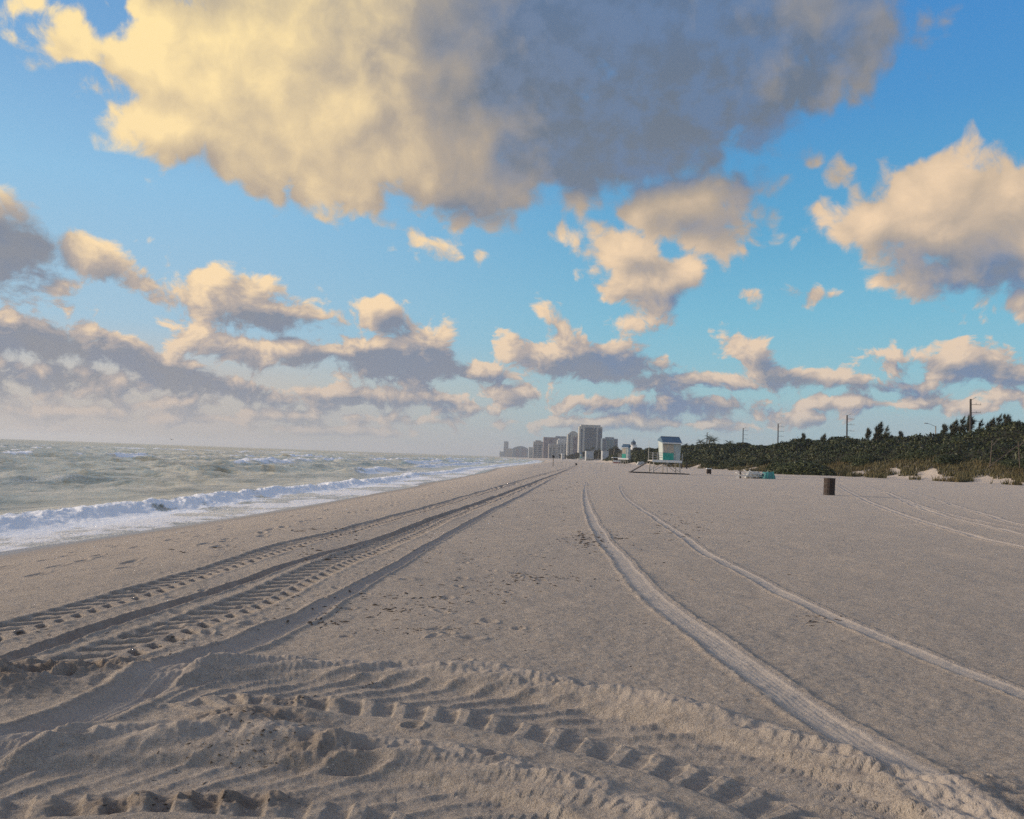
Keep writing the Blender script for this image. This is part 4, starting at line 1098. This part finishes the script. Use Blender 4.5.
# ------------------------------------------------------------------ utility poles and street lamp
def upole():
    t = empty('utility_pole', (0, 0, 0)); MB().tube((0, 0, -1), (0, 0, 12.3), .20, .15, 10).build('pole', M_pole, t)
    for z in (11.4, 10.1, 8.7):
        a = MB().box((.85, 0, z), (1.75, .06, .06)).build('crossarm', M_pole, t)
        b = MB()
        for q_ in (.9, 1.6): b.tube((q_, 0, z + .05), (q_, 0, z + .30), .05, .04, 6)
        b.build('insulator', M_metal, a)
    MB().tube((.2, 0, 12.2), (.9, 0, 12.6), .03, .03, 5).build('top_bracket', M_pole, t)
    return t
up0 = upole(); lbs = ('thickest, nearest utility pole at the right rising from the casuarinas', 'utility pole second nearest, above the middle of the thicket', 'utility pole third from the right above the dune',
       'utility pole fourth from the right, left of centre of the thicket', 'faint farthest utility pole above the palms')
zs = 1.5
for i, (px, py, Yd) in enumerate(((970.5, 399, 130), (846.5, 415, 182), (777.5, 423.5, 228), (742.5, 428, 264), (706.5, 432.5, 320))):
    o = up0 if i == 0 else copy_tree(up0); x = colx(px, Yd); zt = topz(px, py, Yd); o.location = (x, Yd, zt - 12.3)
    if i: o.scale = (1, 1, 1)
    tag(o, lbs[i], 'utility pole', 'utility poles along the road')
Yd = 152; x = colx(935.5, Yd); zt = topz(935.5, 426, Yd); t = empty('street_lamp', (x, Yd, 0))
MB().tube((0, 0, 1.5), (0, 0, zt), .12, .10, 8).build('pole', M_greybark, t); ar = MB().tube((0, 0, zt - .1), (-1.5, 0, zt + .45), .04, .035, 6); ar.build('arm', M_metal, t)
MB().box((-1.85, 0, zt + .45), (.75, .28, .14), top=.8).build('lamp_head', M_metal, t)
tag(t, 'street lamp with its arm pointing left above the thicket', 'street lamp')
# bare leaning trunks inside the thicket at the right
for px, py, Yd, lean_, lb in ((991, 440, 104, .15, 'pale bare trunk in the thicket left of the leaning one'), (1019, 441, 100, -.1, 'pale bare trunk at the right edge of the thicket'), (1004, 444, 101, 1.9, 'pale bare trunk leaning across the thicket between two upright ones')):
    x = colx(px, Yd); zt = topz(px, py, Yd); t = empty('bare_tree', (x, Yd, 3.0))
    MB().tube((lean_ * -1, 0, -.5), (lean_, 0, zt - 3.0), .055, .035, 7).build('trunk', M_bark, t)
    MB().tube((lean_ * .4, 0, (zt - 3) * .7), (lean_ + 1.1, .2, zt - 2.6), .05, .03, 6).build('limb', M_bark, t)
    tag(t, lb, 'tree')

# gull over the sea
Yd = 150; x = colx(171, Yd); z = topz(171, 439.5, Yd); t = empty('gull', (x, Yd, z))
bd = MB().lathe([(.01, -.2), (.05, -.12), (.07, 0), (.05, .12), (.01, .24)], 8)
bd.v = [(p[2], p[0], p[1] * .8) for p in bd.v]
for sgn in (-1, 1): bd.add([(-.07, sgn * .04, .01), (.08, sgn * .04, .01), (.10, sgn * .32, .13), (-.02, sgn * .30, .13), (-.08, sgn * .62, .05), (-.07, sgn * .04, .035), (.08, sgn * .04, .035), (.10, sgn * .32, .15), (-.02, sgn * .30, .15)],
    [(0, 1, 2, 3), (2, 4, 3), (5, 8, 7, 6), (7, 8, 4)])
g = bd; g.v = [(p[1], p[0], p[2]) for p in g.v]
bpy.data.objects.remove(t); o = g.build('gull', M_gull); o.location = (x, Yd, z); o.rotation_euler = (0, R(8), 0)
tag(o, 'tiny dark bird gliding low over the sea at the left', 'bird')

# ------------------------------------------------------------------ debris on the sand
def height_at(x, y):
    r = math.hypot(x, y); a = math.atan2(x, y); i = min(NR - 1, int(np.searchsorted(rows, r))); j = min(NC - 1, int(np.searchsorted(cols, a)))
    return float(Z[i, j])
wv = []; wf = []
def bit(x, y, s, flat=.35):
    z = height_at(x, y); o = len(wv); a = fr.uniform(0, 6.28); l = s * fr.uniform(1, 2.6)
    c, s_ = math.cos(a), math.sin(a)
    for ax, ay, az_ in ((-l, 0, 0), (0, -s * .5, 0), (l, s * .2, 0), (0, s * .5, 0), (0, 0, s * flat), (l * .4, 0, s * flat * .8)):
        ax *= fr.uniform(.7, 1.2); wv.append((x + ax * c - ay * s_, y + ax * s_ + ay * c, z - .002 + az_))
    wf.extend([(o, o + 1, o + 4), (o + 1, o + 2, o + 5), (o + 1, o + 5, o + 4), (o + 2, o + 3, o + 5), (o + 3, o, o + 4), (o + 3, o + 4, o + 5)])
def scat(px, py, sx, sy, n, s):
    for _ in range(n):
        q = (px + fr.gauss(0, sx), py + fr.gauss(0, sy)); q = gnd(*q); bit(q[0], q[1], s * fr.uniform(.5, 1.4))
for a in ((590,538,14,3,26,.05),(588,545,8,3,14,.05),(530,578,26,3,28,.035),(470,595,30,5,30,.03),(400,608,30,4,24,.03),(325,622,10,2,14,.03),(430,632,45,3,26,.022),
          (480,560,40,8,22,.03),(683,525,14,4,26,.05),(640,545,20,6,8,.04),(820,620,8,2,14,.025),(540,505,25,6,20,.05),(330,600,50,8,24,.03),(320,555,20,3,16,.04),
          (462,664,5,2,5,.02),(300,698,9,5,12,.014),(265,745,16,9,26,.013),(230,760,20,8,22,.012),(200,795,30,6,18,.012),(368,682,6,2,6,.015),(344,532,8,2,12,.05),
          (560,520,60,18,60,.022),(640,500,40,6,20,.05),(500,640,80,12,24,.014),(700,600,80,30,26,.014),(860,560,60,30,16,.02),(420,545,40,12,30,.03),(180,640,40,5,18,.018),(50,632,30,3,10,.02),
          (300,528,6,1,4,.05),(225,547,30,3,10,.04),(560,485,18,3,16,.07),(800,520,120,25,24,.03)):
    scat(a[0], a[1], a[2] * 1.2, a[3] * 1.2, int(a[4] * 2.2), a[5] * .75)
tag(mesh_np('seaweed', np.array(wv), np.array(wf), M_weed), 'dark scraps of dry seaweed scattered over the sand', 'seaweed', kind='stuff')
wv = []; wf = []
for _ in range(2600):
    px = fr.uniform(-150, 1170); py = 819 - abs(fr.gauss(0, 1)) * 110 + 10
    if py < hor(px) + 70: continue
    q = gnd(px, py); bit(q[0], q[1], fr.uniform(.0015, .0042), .6)
tag(mesh_np('shell_fragments', np.array(wv), np.array(wf), M_shell), 'pale crushed shell fragments strewn over the near sand', 'shells', kind='stuff')

# ------------------------------------------------------------------ haze over the far shore
hz = MB().box((0, 0, 0), (1, 1, 1)); o = hz.build('haze', M_white)
def hfn():
    m = bpy.data.materials.new('sea_haze'); m.use_nodes = True; t = m.node_tree; t.nodes.clear()
    ou = t.nodes.new('ShaderNodeOutputMaterial'); pv = t.nodes.new('ShaderNodeVolumePrincipled')
    pv.inputs['Color'].default_value = (.86, .92, 1, 1); pv.inputs['Density'].default_value = .00017; pv.inputs['Anisotropy'].default_value = .2
    t.links.new(pv.outputs[0], ou.inputs['Volume']); return m
o.data.materials[0] = hfn(); o.scale = (19600, 19600, 82); o.location = (0, 0, 82 / 2 - 7.5)
tag(o, 'thin bluish sea haze over the far shore', 'haze', kind='stuff')
